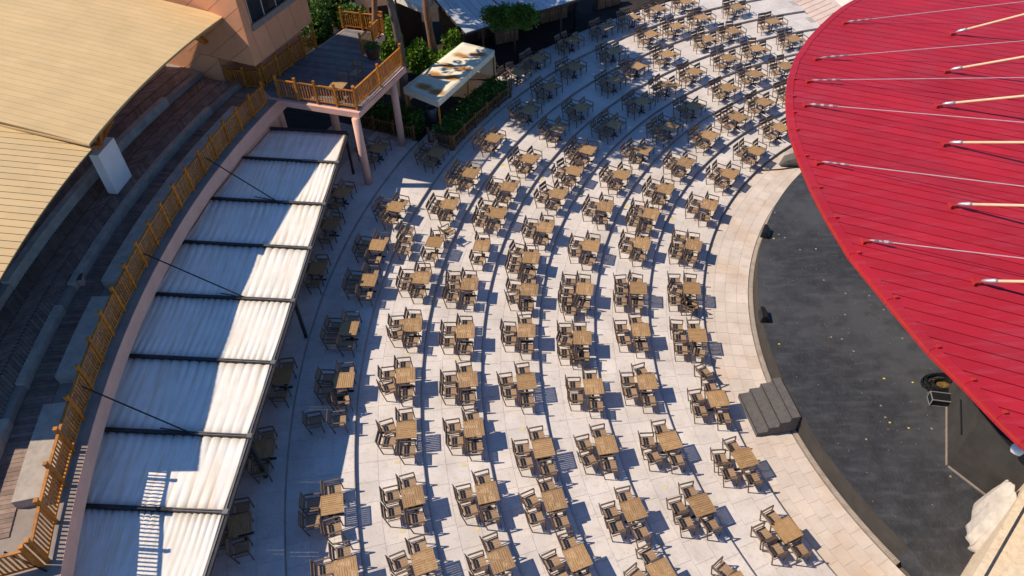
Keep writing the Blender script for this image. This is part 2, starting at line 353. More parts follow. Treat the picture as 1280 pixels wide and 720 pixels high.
CABS = [((1060, 27), (1280, 2), .9), ((1025, 72), (1280, 51), .9), ((1015, 100), (1280, 97), .9), ((1012, 130), (1280, 153), .9), ((1028, 202), (1280, 233), .9), ((1087, 300), (1280, 323), .75)]
for b_, e_, h in CABS:
    B = at(*b_, Z1 + 0.10); E = at(*e_, Z1 + 0.10 + h); D = (E - B)
    c = MB().tube([B, B + D * 2.4], 0.016, 6).build('cable', M['cable'], cn)
    for i in range(6):
        MB().tube([B + D * (0.012 + 0.022 * i), B + D * (0.012 + 0.022 * i) + D.normalized() * 0.13], random.choice((0.028, 0.036, 0.045)), 6).build('turnbuckle', M['metalgrey'] if i % 2 else M['cable'], c)
    MB().box(B - Vector((0.06, 0, 0.05)), (0.22, 0.08, 0.06)).build('cable_foot', M['redtrim'], cn)
    MB().box(B - Vector((0.2, -0.02, 0.05)), (0.03, 0.22, 0.09)).build('foot_plate', M['redtrim'], cn)
for th in (300, 345, 30, 75):
    P = pol(15.5, th); MB().tube([(P.x, P.y, -0.3), (P.x, P.y, Z1 - 0.3)], 0.22, 12).build('support_column', M['metal'], cn, True)

# ================================================================== LEFT STAND ROOF
def facet(tm, ta, tb, ext0, zoff, gap, gm, label, depth=13.0, slope=0.2):
    r = thing('stand_roof', label, 'roof', pol(43.4, tm))
    u = Vector((math.cos(R_(tm)), math.sin(R_(tm)), 0)); v = Vector((-u.y, u.x, 0)); O = pol(43.4, tm)
    def uv(P): d = P - O; return (d.dot(u), d.dot(v))
    arc = [uv(pol(43.4, ta + (tb - ta) * i / 24)) for i in range(25)]
    v0, v1 = arc[0][1], arc[-1][1]
    poly = [(a, b) for a, b in arc] + [(depth, v1), (depth, v0)]
    if ext0: poly = poly[:0] + [(0.9, v0 - ext0)] + poly[0:-1] + [(depth, v0 - ext0)]
    A = sum(poly[i][0] * poly[(i + 1) % len(poly)][1] - poly[(i + 1) % len(poly)][0] * poly[i][1] for i in range(len(poly)))
    if A < 0: poly = poly[::-1]
    def P3(a, b, dz=0.0):
        q = O + u * a + v * b; return Vector((q.x, q.y, 9.0 + zoff + slope * a - 0.004 * a * a + dz))
    for q in bands(poly, 0, 0.34, gap):
        # split along the slope so that the sheet can follow the curve
        for lo in [-2, 1, 3, 5, 7, 9, 11]:
            hi = 1 if lo == -2 else lo + 2
            s = clip(clip(q, 1, 0, hi), -1, 0, -lo)
            if len(s) >= 3: MB().slab([P3(a, b) for a, b in s], 0.04).build('roof_panel', M['beige'], r)
    m = MB()
    ps = [x for x in poly]
    m2 = MB()
    for lo in [-2, 1, 3, 5, 7, 9, 11]:
        hi = 1 if lo == -2 else lo + 2
        s = clip(clip(poly, 1, 0, hi), -1, 0, -lo)
        if len(s) >= 3: m2.slab([P3(a, b, -0.03) for a, b in s], 0.07)
    m2.build('under_sheet', gm, r)
    ed = MB()
    for i in range(24):
        a = P3(*arc[i], -0.06); b = P3(*arc[i + 1], -0.06); ed.bar(a + u * 0.10, b + u * 0.10, 0.06, 0.14)
    ed.build('edge_beam', M['brown'], r)
    e2 = MB(); e2.bar(P3(arc[0][0], v0 - ext0, -0.05), P3(depth, v0 - ext0, -0.05), 0.06, 0.08); e2.bar(P3(arc[-1][0], v1, -0.05), P3(depth, v1, -0.05), 0.06, 0.08)
    e2.build('side_trim', M['beige'], r)
    return r, P3
rf1, P31 = facet(167.1, 160.0, 174.2, 0.0, 0.14, 0.010, M['beigegap'], 'pale beige sheet roof with fine seams over the stands beside the pink building')
rf2, P32 = facet(180.9, 174.2, 187.7, 2.2, -0.08, 0.028, M['darkgap'], 'beige sheet roof with dark parallel seams beyond the white pillar')
for rfx, tms in ((rf1, (162, 166, 170)), (rf2, (181, 186))):
    for tm in tms:
        P = pol(55, tm); MB().tube([(P.x, P.y, 4.9), (P.x, P.y, 10.3)], 0.25, 10).build('support_column', M['pillar'], rfx)

# pillar under the seam of the two roofs
PB = at(147, 243, 5.46); thp = polar(PB)[1]
pl = thing('support_pillar', 'white plastered slab pillar with timber struts under the beige roof', 'pillar', (PB.x, PB.y, 5.46))
rr, tt = polar(at(155, 233, 5.3)); u = Vector((math.cos(R_(tt)), math.sin(R_(tt)), 0)); v = Vector((-u.y, u.x, 0))
a0, a1, a2 = at(147, 243, 5.46), at(165, 220, 5.46), at(136, 242, 5.46)
ex = (a1 - a0); ey = (a2 - a0); ey = ey.normalized() * 0.42
MB().obox(a0, ex, ey, (0, 0, 1.95)).build('shaft', M['pillar'], pl)
top = a0 + ex * 0.5 + ey * 0.5 + Vector((0, 0, 1.93))
for px, py, zz in ((112, 172, 8.75), (126, 163, 8.75), (140, 150, 8.75), (104, 188, 8.72)):
    e = at(px, py, zz) ; MB().bar(top + Vector((random.uniform(-.12, .12), random.uniform(-.25, .25), 0)), e, 0.14, 0.14).build('timber_strut', M['fencewood'], pl)
pl2 = thing('roof_bracket', 'small timber bracket fixed under the roof edge on the pink wall', 'bracket', at(256, 50, 8.0))
MB().bar(at(244, 47, 8.75), at(257, 54, 7.9), 0.12, 0.12).build('timber_strut', M['fencewood'], pl2)
MB().bar(at(249, 44, 8.75), at(259, 52, 7.95), 0.12, 0.12).build('timber_strut', M['fencewood'], pl2)

# ================================================================== STANDS, BEAM, WALL
wl = thing('retaining_wall', 'curved pink rendered wall and beam behind the awnings', 'wall', pol(41.3, 175))
MB().ring(41.40, 41.70, 157.6, TH1, 4.46, 5.125).build('beam', M['pink'], wl)
MB().ring(41.94, 42.35, 159.55, TH1, -0.3, 4.40).build('wall_face', M['pink'], wl)
sp = thing('grandstand', 'shaded curved stand of concrete benches and timber decks under the beige roof', 'grandstand', pol(43, 175))
SZ = 5.13
MB().ring(41.42, 41.70, 159.2, 196, 5.127, SZ).build('ledge', M['concrete'], sp)
MB().ring(41.705, 43.88, 159.2, 196, 4.46, SZ).build('base_slab', M['concrete'], sp)
MB().ring(43.90, 46.03, 159.2, 196, -0.3, 5.42).build('base_slab', M['concrete'], sp)
MB().ring(46.05, 50.0, 159.2, 196, -0.3, 5.75).build('base_slab', M['concrete'], sp)
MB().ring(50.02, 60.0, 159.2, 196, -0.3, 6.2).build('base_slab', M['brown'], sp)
segs = ((162.6, 178.9), (180.0, 184.9), (186.4, 191.0))
for t_a, t_b in segs:
    MB().ring(41.98, 42.95, t_a, t_b, SZ, 5.50).build('bench', M['benchstone'], sp)
    MB().ring(43.882, 44.14, t_a + .5, t_b + .2, SZ, 5.52).build('bench', M['benchstone'], sp)
    MB().ring(46.032, 46.32, t_a + .8, t_b + .4, 5.42, 5.90).build('bench', M['benchstone'], sp)
    MB().ring(48.6, 49.2, t_a + .8, t_b + .4, 5.75, 6.2).build('bench', M['benchstone'], sp)
def deck(r0, r1, z, mode):
    m = MB(); th = 160.0
    if mode == 'radial':
        dth = math.degrees(0.16 / r1)
        while th < 192: m.ring(r0, r1, th, th + dth * 0.93, z, z + 0.03 + random.uniform(0, .006), 1); th += dth
    else:                                   # herringbone
        s = 0.16; k = 0
        L = (192 - 160) * math.pi / 180 * (r0 + r1) / 2
        rows = 3; wr = (r1 - r0) / rows
        for j in range(rows):
            x = 0.0
            while x < L:
                t_ = 160 + math.degrees(x / r0); c = pol(r0 + wr * (j + .5), t_, z + 0.02 + random.uniform(0, .005))
                rad_ = Vector((math.cos(R_(t_)), math.sin(R_(t_)), 0)); tan = Vector((-rad_.y, rad_.x, 0))
                d = (rad_ + tan * (1 if j % 2 else -1)).normalized(); nrm = Vector((-d.y, d.x, 0))
                L2 = wr * 1.30
                m.obox(c - d * L2 / 2 - nrm * 0.05, d * L2, nrm * 0.105, (0, 0, 0.02)); x += 0.165
    o = m.build('deck_boards', M['deckwood'], sp); o['kind'] = 'stuff'
deck(42.97, 43.86, SZ + .002, 'radial'); deck(44.16, 46.02, 5.425, 'herr'); deck(46.34, 48.55, 5.755, 'herr')
# ledge objects on the stand
bx = thing('storage_box', 'dull pink box standing in the gap between two benches', 'box', at(104, 352, 5.25))
P = at(104, 352, 5.25); MB().obox(P - Vector((.35, .2, .1)), (0.42, 0.07, 0), (-0.07, 0.28, 0), (0, 0, 0.32)).build('body', M['pink'], bx); MB().obox(P + Vector((-.37, -.22, .222)), (0.46, 0.07, 0), (-0.07, 0.32, 0), (0, 0, 0.04)).build('lid', M['brown'], bx)

# ------------------------------------------------------------------ fences
FM = {}
for fk in ('fencewood', 'shadefence'):
    FM[fk] = (MB().box((0, 0, 0), (0.03, 0.046, 0.84)).mesh('picket', M[fk]), MB().box((0, 0, 0), (0.10, 0.10, 1.16)).mesh('post', M[fk]),
              MB().slab([(-.06, -.06, .05), (.06, -.06, .05), (.06, .06, .05), (-.06, .06, .05)], 0.05).mesh('post_cap', M[fk]))
def fence(label, pts, z, bay=1.2, npk=8, h=1.08, dark=False):
    pts = [Vector((q[0], q[1], 0)) for q in pts]
    cum = [0.0]
    for i in range(len(pts) - 1): cum.append(cum[-1] + (pts[i + 1] - pts[i]).length)
    T = cum[-1]
    def P(s):
        for i in range(len(pts) - 1):
            if s <= cum[i + 1] + 1e-6: return pts[i] + (pts[i + 1] - pts[i]) * ((s - cum[i]) / max(1e-6, cum[i + 1] - cum[i]))
        return pts[-1]
    nb = max(1, round(T / bay)); e = thing('wooden_fence', label, 'fence', (pts[0].x, pts[0].y, z)); o0 = e.location
    k = h / 1.08; fk = 'shadefence' if dark else 'fencewood'; PICK, POST, PCAP = FM[fk]
    for i in range(nb + 1):
        p = P(T * i / nb); d = P(min(T, T * i / nb + .05)) - P(max(0, T * i / nb - .05)); a = math.atan2(d.y, d.x)
        o = link('post', POST, e, (p.x - o0.x, p.y - o0.y, 0.58 * k), a); o.scale.z = k
        link('post_cap', PCAP, o, (0, 0, 0.58))
        if i == nb: break
        q = P(T * (i + 1) / nb); dd = (q - p).normalized(); a = math.atan2(dd.y, dd.x); L = (q - p).length
        for zz, ww, hh in ((0.98 * k, 0.085, 0.05), (0.14 * k, 0.05, 0.06)):
            MB().bar((p.x + dd.x * .051, p.y + dd.y * .051, z + zz), (q.x - dd.x * .051, q.y - dd.y * .051, z + zz), ww, hh).build('rail', M[fk], e)
        for j in range(npk):
            r = p + dd * (L * (j + 1) / (npk + 1)); o = link('picket', PICK, e, (r.x - o0.x, r.y - o0.y, 0.53 * k), a + math.pi / 2 + random.uniform(-.05, .05)); o.scale.z = k * 0.94
    return e
fence('long curved orange wooden picket fence along the pink beam', [pol(41.76, 161.2 + (193.6 - 161.2) * i / 60) for i in range(61)], SZ, 1.2, 8, 1.12)
fence('short wooden fence turning off at the sunlit end of the stand', [pol(41.9, 193.75), pol(46.5, 193.9)], SZ)
# tie rods and beam brackets on the awnings come below

# ================================================================== AWNINGS
F0 = Vector((-8.0355, 32.3241, 0)); FD = Vector((-0.0477, -0.99886, 0)); FN = Vector((-0.99886, 0.0477, 0))
SS = [0.0, 2.63, 5.83, 8.79, 11.88, 15.0, 18.14, 20.88, 24.0]
ZF, SL = 3.45, 0.45 / 5.35
def fp(s, t, dz=0.0): q = F0 + FD * s + FN * t; return Vector((q.x, q.y, ZF + SL * t + dz))
def tmax(s):
    lo, hi = 0.0, 9.0
    for _ in range(40):
        md = (lo + hi) / 2; q = F0 + FD * s + FN * md
        if math.hypot(q.x - CX, q.y - CY) < 41.88: lo = md
        else: hi = md
    return lo
ordn = ['first', 'second', 'third', 'fourth', 'fifth', 'sixth', 'seventh', 'eighth', 'ninth']
for i in range(8):
    s0, s1 = SS[i] + (0.07 if i else 0.05), SS[i + 1] - 0.07
    e = thing('awning', ordn[i] + ' white pleated awning bay from the pillared terrace along the pink wall', 'awning', fp((s0 + s1) / 2, 0.0) * 1.0)
    m = MB(); nu = 150; nv = 6; ta, tb = tmax(s0), tmax(s1)
    per = random.choice((0.40, 0.43, 0.46)) * (1.0 if i in (0,) else 0.5 if i % 3 == 1 else 0.72); sharp = 0.028 if i else 0.010
    ph = [random.uniform(-.05, .05) for _ in range(60)]
    for j in range(nv + 1):
        f = j / nv; s = s0 + (s1 - s0) * f; T = ta + (tb - ta) * f - 0.05
        for k in range(nu + 1):
            t = 0.10 + (T - 0.10) * k / nu; x = (t + ph[int(t / per) % 60] * 0.3) / per
            wv = abs(math.sin(math.pi * x)) ** 0.55 * (0.75 + 0.5 * abs(math.sin(math.floor(x) * 12.9 + i)))
            m.v.append(tuple(fp(s, t, -0.02 + sharp * 2.0 * wv - 0.05 * math.sin(math.pi * f) * wv)))
    for j in range(nv):
        for k in range(nu): b = j * (nu + 1) + k; m.f.append((b, b + 1, b + nu + 2, b + nu + 1))
    o = m.build('fabric', M['fabric'], e, True)
    md = o.modifiers.new('thickness', 'SOLIDIFY'); md.thickness = 0.008; md.offset = -1
    sr = SS[i + 1] if i < 7 else SS[8]
    T = tmax(sr)
    MB().bar(fp(sr, 0.0, 0.03), fp(sr, T, 0.03), 0.13, 0.16).build('rafter', M['metal'], e)
    MB().bar(fp(sr - 0.035, 0.02, 0.125), fp(sr - 0.035, T * 0.36, 0.125), 0.035, 0.03).build('rafter_track', M['metalgrey'], e)
    MB().bar(fp(sr + 0.035, 0.02, 0.125), fp(sr + 0.035, T * 0.36, 0.125), 0.03, 0.03).build('rafter_track', M['metalgrey'], e)
    MB().bar(fp(sr, -0.08, 0.045), fp(sr, 0.08, 0.045), 0.17, 0.19).build('rafter_end', M['metalgrey'], e)
    if i == 0: MB().bar(fp(0.0, 0.0, 0.03), fp(0.0, tmax(0.0), 0.03), 0.13, 0.16).build('rafter', M['metal'], e)
    MB().bar(fp(s0, 0.05, -0.01), fp(s1, 0.05, -0.01), 0.05, 0.07).build('front_bar', M['metalgrey'], e)
    MB().bar(fp(s0, -0.05, -0.04), fp(s1, -0.05, -0.04), 0.08, 0.10).build('gutter', M['metal'], e)
    if i in (0, 3, 5, 7):
        q = fp(0.0 if i == 0 else SS[i + 1] - 0.35 if i == 3 else SS[i + 1], 0.12); MB().box((q.x, q.y, (7 * DZ + ZF - 0.05) / 2), (0.12, 0.12, ZF - 0.05 - 7 * DZ)).build('post', M['metal'], e)
    rods = {1: ((255, 196), 0.42), 3: ((173, 314), 0.34), 5: ((100, 482), 0.40), 7: ((5, 690), .40)}
    if i in rods:
        (px, py), fr_ = rods[i]; A = at(px, py, 5.75); Bq = fp(sr, T * fr_, 0.14)
        MB().tube([A, Bq], 0.028, 6).build('tie_rod', M['iron'], e)
        MB().bar(Bq, fp(sr, T * fr_ + 0.9, 0.30), 0.03, 0.03).build('rod_bracket', M['iron'], e)

# ================================================================== PILLARED TERRACE
TZ = 5.2
tp = [at(334, 122, TZ), at(448, 140, TZ), at(507, 82, TZ), Vector((-7.5, 37.2, TZ)), Vector((-6.6, 39.7, TZ)), Vector((-8.9, 40.6, TZ)), Vector((-10.2, 38.3, TZ)), Vector((-12.6, 34.3, TZ))]
te = thing('terrace', 'pink pillared terrace with dark timber deck beside the pink building', 'terrace', (tp[1].x, tp[1].y, 0.98))
MB().slab([q - Vector((0, 0, 0.06)) for q in tp], 0.30).build('slab', M['pink'], te)
cxx = sum(q.x for q in tp) / len(tp); cyy = sum(q.y for q in tp) / len(tp)
dk = [(q.x + (cxx - q.x) * 0.045, q.y + (cyy - q.y) * 0.045) for q in tp]
for q in bands(dk, -19, 0.16, 0.012):
    MB().slab([(x, y, TZ - 0.02 + random.uniform(0, .004)) for x, y in q], 0.035).build('deck_board', M['darkdeck'], te)
for (px, py), rr_ in (((461, 229), 0.20), ((503, 181), 0.19)):
    b = at(px, py, 7 * DZ); MB().tube([b, (b.x, b.y, TZ - 0.36)], rr_, 14).build('column', M['pink'], te, True)
for xy in ((-11.6, 33.6), (-9.2, 35.0), (-8.2, 39.6)):
    MB().tube([(xy[0], xy[1], 0.9), (xy[0], xy[1], TZ - 0.36)], 0.22, 14).build('column', M['pink'], te, True)
def off(a, b, t): return (a[0] + (b[0] - a[0]) * t, a[1] + (b[1] - a[1]) * t)
def ins(q, f=0.05): return (q.x + (cxx - q.x) * f, q.y + (cyy - q.y) * f)
fence('sunlit orange wooden fence across the front of the pillared terrace', [(ins(tp[0])[0] + 0.5, ins(tp[0])[1] - .2), ins(tp[1])], TZ, 1.15, 6)
fence('orange wooden fence down the tree side of the pillared terrace', [ins(tp[1], .07), ins(tp[2])], TZ, 2.3, 17)
fence('wooden fence at the back corner of the terrace by the leaning trunk', [(tp[3].x, tp[3].y), (tp[4].x, tp[4].y)], TZ, 1.3, 9)
fence('wooden fence between the terrace deck and the pink building', [(-12.05, 34.25), (-10.15, 38.2)], TZ, 1.1, 7)
fence('wooden fence across the far end of the terrace deck', [(-9.0, 40.5), (-6.7, 39.75)], TZ, 1.2, 8)
fence('short dark wooden fence under the overhang of the pink building', [(-13.9, 34.35), (-12.15, 34.1)], SZ, 0.9, 6)

# ================================================================== PINK BUILDING
A0 = Vector((-12.0, 33.3, 0)); ll = Vector((-0.894, 0.447, 0)).normalized(); rr2 = Vector((0.392, 0.92, 0)).normalized()
bd = thing('pink_building', 'pink panelled building with window band rising behind the beige roof', 'building', A0 + Vector((0, 0, 4.9)))
nl = Vector((-ll.y, ll.x, 0)); nl = nl if nl.dot(Vector((0, -1, 0))) > 0 else -nl
nr = Vector((rr2.y, -rr2.x, 0))
def wallbox(o, e1, e2, z0, z1, nm='wall', m='orange'): MB().obox((o.x, o.y, z0), e1, e2, (0, 0, z1 - z0)).build(nm, M[m], bd)
I_ = A0 - nl * 0.06 - nr * 0.06
wallbox(I_, ll * 14, rr2 * 4.95, 6.85, 10.9)
wallbox(A0 + ll * 2.4 - nl * 0.05, ll * 11.5, rr2 * 5, 4.5, 6.84)
wallbox(A0 + rr2 * 1.2 + ll * 0.8, ll * 1.55, rr2 * 3.7, 4.5, 6.84)
def panels(o, e, nrm, W, z0, z1, ang, wid, hole=None):
    poly = [(0, z0), (W, z0), (W, z1), (0, z1)]
    for q in bands(poly, ang, wid, 0.02):
        parts = [q]
        if hole:
            h0, h1, hz0, hz1 = hole
            parts = [clip(q, 1, 0, h0), clip(q, -1, 0, -h1), clip(clip(clip(q, 1, 0, h1), -1, 0, -h0), 0, 1, hz0), clip(clip(clip(q, 1, 0, h1), -1, 0, -h0), 0, -1, -hz1)]
        for s in parts:
            if len(s) >= 3: MB().slab([o + e * a + Vector((0, 0, b)) for a, b in s], 0.055, -nrm).build('panel', M['orange'], bd)
panels(A0, ll, nl, 14, 6.8, 10.9, 145, 0.75)
panels(A0 + ll * 2.35, ll, nl, 11.5, 4.85, 6.78, 145, 0.75)
panels(A0, rr2, nr, 5.06, 6.8, 10.9, 100, 1.0, (0.55, 4.7, 8.65, 10.1))
win = MB().obox(A0 + rr2 * 0.55 - nr * 0.055 + Vector((0, 0, 8.65)), rr2 * 4.15, nr * 0.012, (0, 0, 1.45)).build('window', M['glass'], bd)
MB().obox(A0 + rr2 * 0.5 + nr * 0.0 + Vector((0, 0, 8.36)), rr2 * 4.25, nr * 0.09, (0, 0, 0.30)).build('sill', M['metalgrey'], win)
for k in range(5): MB().obox(A0 + rr2 * (0.6 + k * 1.0) - nr * 0.04 + Vector((0, 0, 8.67)), rr2 * 0.05, nr * 0.04, (0, 0, 1.42)).build('mullion', M['silver'], win)
MB().obox(A0 + rr2 * 0.2 + Vector((0, 0, 10.12)), rr2 * 2.2, nr * 0.55, (0, 0, 0.10)).build('window_hood', M['roofmetal'], win)

# ================================================================== TABLES AND CHAIRS
TM = MB()
NS = 9; wS = (0.75 - 0.03 * 2 + 0.0) / NS
for i in range(NS): TM.box((-0.345 + wS * (i + .5), 0, 0.728), (wS - 0.0125, 0.69, 0.013))
for sx, sy, dx, dy in ((-.360, 0, .028, .75), (.360, 0, .028, .75), (0, -.3605, .691, .027), (0, .3605, .691, .027)): TM.box((sx, sy, 0.725), (dx, dy, 0.034))
ME_top = TM.mesh('tabletop', M['tabletop'])
ME_ped = MB().tube([(0, 0, 0.05), (0, 0, 0.70)], 0.038, 10).mesh('pedestal', M['iron'])
ft = MB(); ft.box((0, 0, 0.03), (0.52, 0.07, 0.04)); ft.box((0, 0, 0.029), (0.07, 0.52, 0.034))
ME_foot = ft.mesh('cross_base', M['iron'])
# chair, facing +x
cs = MB()
for i in range(5): cs.box((0.01, -0.176 + 0.088 * i, 0.432), (0.43, 0.082, 0.018))
cs.box((0.23, 0, 0.428), (0.026, 0.46, 0.034)); cs.box((-0.21, 0, 0.428), (0.026, 0.46, 0.034))
ME_seat = cs.mesh('seat', M['seat'])
def bslat(z0, z1):
    m = MB(); x0, x1 = -0.225 - (z0 - .43) * .36, -0.225 - (z1 - .43) * .36
    m.obox((x0, -0.235, z0), (0.018, 0, 0), (0, 0.47, 0), (x1 - x0, 0, z1 - z0)); return m.mesh('back_slat', M['back'])
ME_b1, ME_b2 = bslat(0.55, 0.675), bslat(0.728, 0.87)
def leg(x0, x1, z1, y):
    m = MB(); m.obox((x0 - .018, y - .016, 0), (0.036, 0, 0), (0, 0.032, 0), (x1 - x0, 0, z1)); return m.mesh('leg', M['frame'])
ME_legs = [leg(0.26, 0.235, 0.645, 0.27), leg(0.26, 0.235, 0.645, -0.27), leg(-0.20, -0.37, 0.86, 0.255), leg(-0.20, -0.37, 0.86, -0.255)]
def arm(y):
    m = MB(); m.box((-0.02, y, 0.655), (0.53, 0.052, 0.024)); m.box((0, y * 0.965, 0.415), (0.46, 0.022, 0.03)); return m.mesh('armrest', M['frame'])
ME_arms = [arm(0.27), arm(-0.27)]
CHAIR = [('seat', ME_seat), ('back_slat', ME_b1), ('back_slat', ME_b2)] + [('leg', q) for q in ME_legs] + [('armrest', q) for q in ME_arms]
TB = {
0: [(427, 240), (414, 280), (472, 185), (397, 335), (330, 560), (300, 655), (352, 470)],
1: [(415, 630), (432, 712), (430, 475), (436, 410), (460, 350), (472, 306), (495, 258), (545, 190), (647, 90), (672, 72), (715, 50), (757, 33), (791, 21), (823, 10), (858, 1)],
2: [(516, 620), (530, 702), (508, 537), (507, 469), (516, 406), (527, 347), (562, 255), (543, 302), (588, 216), (617, 172), (661, 137), (687, 108), (718, 83), (767, 63), (814, 42), (846, 32), (878, 21), (922, 8)],
3: [(609, 616), (626, 700), (592, 535), (585, 474), (582, 414), (587, 355), (602, 307), (622, 266), (636, 233), (662, 198), (698, 160), (727, 134), (768, 100), (797, 82), (835, 67), (885, 48), (917, 38), (967, 26)],
4: [(693, 625), (722, 697), (679, 560), (658, 477), (658, 413), (662, 362), (664, 322), (682, 284), (698, 242), (718, 213), (735, 187), (768, 155), (803, 126), (835, 106), (868, 89), (911, 72), (947, 60), (993, 48)],
5: [(792, 637), (827, 715), (758, 556), (742, 483), (728, 422), (731, 361), (739, 307), (757, 258), (777, 218), (804, 187), (838, 158), (868, 132), (910, 109), (944, 92), (983, 82)],
6: [(877, 631), (922, 732), (837, 551), (809, 477), (801, 412), (798, 360), (803, 304), (814, 267), (832, 236), (857, 203), (887, 169), (923, 146), (955, 127), (992, 113)],
7: [(984, 662), (931, 572), (897, 498), (872, 419), (865, 360), (867, 306), (887, 256), (912, 217), (945, 188), (976, 159)],
}
STEP = {7: 'lowest terrace step by the stage', 6: 'second step up from the stage', 5: 'third step up from the stage', 4: 'fourth step up from the stage',
        3: 'fifth step up from the stage', 2: 'sixth step up from the stage', 1: 'seventh step up from the stage', 0: 'shaded walk beside the awnings'}
SH = {7: 'lowest step', 6: 'second step', 5: 'third step', 4: 'fourth step', 3: 'fifth step', 2: 'sixth step', 1: 'seventh step', 0: 'awning walk'}
THREE = {(5, 728), (5, 731), (7, 867), (7, 872), (7, 865), (6, 798), (4, 664), (3, 622), (3, 587), (2, 588), (6, 814), (6, 923), (4, 735), (3, 697), (4, 768), (5, 838)}
ORD = 'first second third fourth fifth sixth seventh eighth ninth tenth eleventh twelfth thirteenth fourteenth fifteenth sixteenth seventeenth eighteenth nineteenth'.split()
chairs = []
for k, L in TB.items():
    order = sorted(L, key=lambda q: polar(at(q[0], q[1], zt(k) + 0.74))[1])
    for px, py in L:
        P = at(px, py, zt(k) + 0.74); r, th = polar(P); z = zt(k) + 0.001; no = ORD[order.index((px, py))]; end = 'canopy edge' if k > 5 else 'hedge' if k == 0 else 'plaza'
        fw = R_(th + 180) + random.uniform(-.05, .05)
        e = thing('table', 'tan slatted table, ' + no + ' from the ' + end + ', on the ' + STEP[k], 'table', (P.x, P.y, z), fw + random.choice((0, 0, math.pi / 2)), 'tables on the ' + SH[k])
        link('tabletop', ME_top, e); link('pedestal', ME_ped, e); link('cross_base', ME_foot, e)
        f = Vector((math.cos(fw), math.sin(fw), 0)); t = Vector((-f.y, f.x, 0))
        j = lambda s=.045: random.uniform(-s, s)
        behind = [(-0.70 + j(), 0.31 + j(), 0), (-0.70 + j(), -0.30 + j(), 0)]
        if (k, px) in THREE: behind = [(-0.72 + j(), 0.60 + j(), 0), (-0.70 + j(), 0.0 + j(), 0), (-0.71 + j(), -0.60 + j(), 0)]
        sides = [(-0.02 + j(.05), 0.69 + j(.05), 1), (0.0 + j(.05), -0.70 + j(.05), 1)]
        if (k, px) in ((2, 543), (3, 602)): behind = []
        for a, b, s in behind + sides:
            Q = P + f * a + t * b; side_ = 'middle' if abs(b) < .15 else ('near' if b > 0 else 'far'); chairs.append([k, Q.x, Q.y, z, fw + (j(.08) if random.random() < .85 else j(.35)), s, (no, end, side_)])
# loose chairs
for k, px, py, da, lb_ in ((2, 510, 289, 0, 'first armchair from the plaza in a row of three without a table'), (2, 508, 301, 0, 'middle armchair in a row of three without a table'),
        (2, 506, 313, 0, 'last armchair from the plaza in a row of three without a table'), (2, 560, 290, 0.9, 'armchair turned askew beside a table with no chairs behind it'),
        (1, 394, 527, 0.1, 'shaded armchair standing alone behind two others near the awnings'), (1, 424, 500, 0, 'shaded armchair without a table, near one of a pair by the step edge'),
        (1, 424, 526, 0, 'armchair half in sun without a table beside the step edge'), (7, 880, 466, 0.35, 'turned armchair alone on the lowest step above the stage stairs'),
        (5, 722, 447, .1, 'extra armchair between two crowded tables on the third step'), (5, 713, 388, 0, 'extra armchair behind the gap of two tables on the third step'),
        (7, 862, 384, -.5, 'askew armchair between two tables on the lowest step')):
    P = at(px, py, zt(k) + 0.43); r, th = polar(P); chairs.append([k, P.x, P.y, zt(k) + 0.001, R_(th + 180) + da, 2, lb_])
chs = []
for c in chairs:
    x, y, d = proj((c[1], c[2], c[3] + .4))
    if -40 < x < 1320 and -40 < y < 760: chs.append((d + (100 if c[0] == 0 else 0), c))
chs.sort(key=lambda q: q[0])
def chair_label(k, s, inf):
    gp = ('chairs behind tables, ', 'chairs beside tables, ', 'loose chairs, ')[s] + SH[k]
    if s == 2: return inf, gp
    no, end, sd_ = inf
    if s == 0: return ('middle ' if sd_ == 'middle' else end.split()[0] + '-side ' if sd_ == 'near' else 'other ') + 'armchair behind ' + no + ' table from the ' + end + ', ' + SHL[k], gp
    return 'armchair on ' + (end.split()[0] + ' side of ' if sd_ == 'near' else 'other side of ') + no + ' table from the ' + end + ', ' + SHL[k], gp
SHL = {k: (v + ' above the stage' if k else v) for k, v in SH.items()}
for d, (k, x, y, z, a, s, inf) in chs[:300]:
    lb, gp = chair_label(k, s, inf)
    e = thing('armchair', lb, 'chair', (x, y, z), a, gp)
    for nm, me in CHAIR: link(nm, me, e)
rest = chs[300:]
if rest:
    import numpy as np
    mats = {}
    for nm, me in CHAIR:
        mv = np.array([v.co[:] for v in me.vertices]); mf = [tuple(p.vertices) for p in me.polygons]
        mats.setdefault(me.materials[0].name, []).append((mv, mf))
    names = list(mats); V = []; Fc = []; MI = []
    for d, (k, x, y, z, a, s, inf) in rest:
        ca, sa = math.cos(a), math.sin(a)
        for mi, nm in enumerate(names):
            for mv, mf in mats[nm]:
                b = len(V)
                V += [(x + ca * p[0] - sa * p[1], y + sa * p[0] + ca * p[1], z + p[2]) for p in mv]
                Fc += [tuple(b + i for i in f) for f in mf]; MI += [mi] * len(mf)
    me = bpy.data.meshes.new('far_armchairs'); me.from_pydata(V, [], Fc)
    for nm in names: me.materials.append(bpy.data.materials[nm])
    me.polygons.foreach_set('material_index', MI); me.update()
    o = link('far_armchairs', me); o['kind'] = 'stuff'; tag(o, 'distant brown armchairs around the farthest tables and under the awnings', 'chairs')

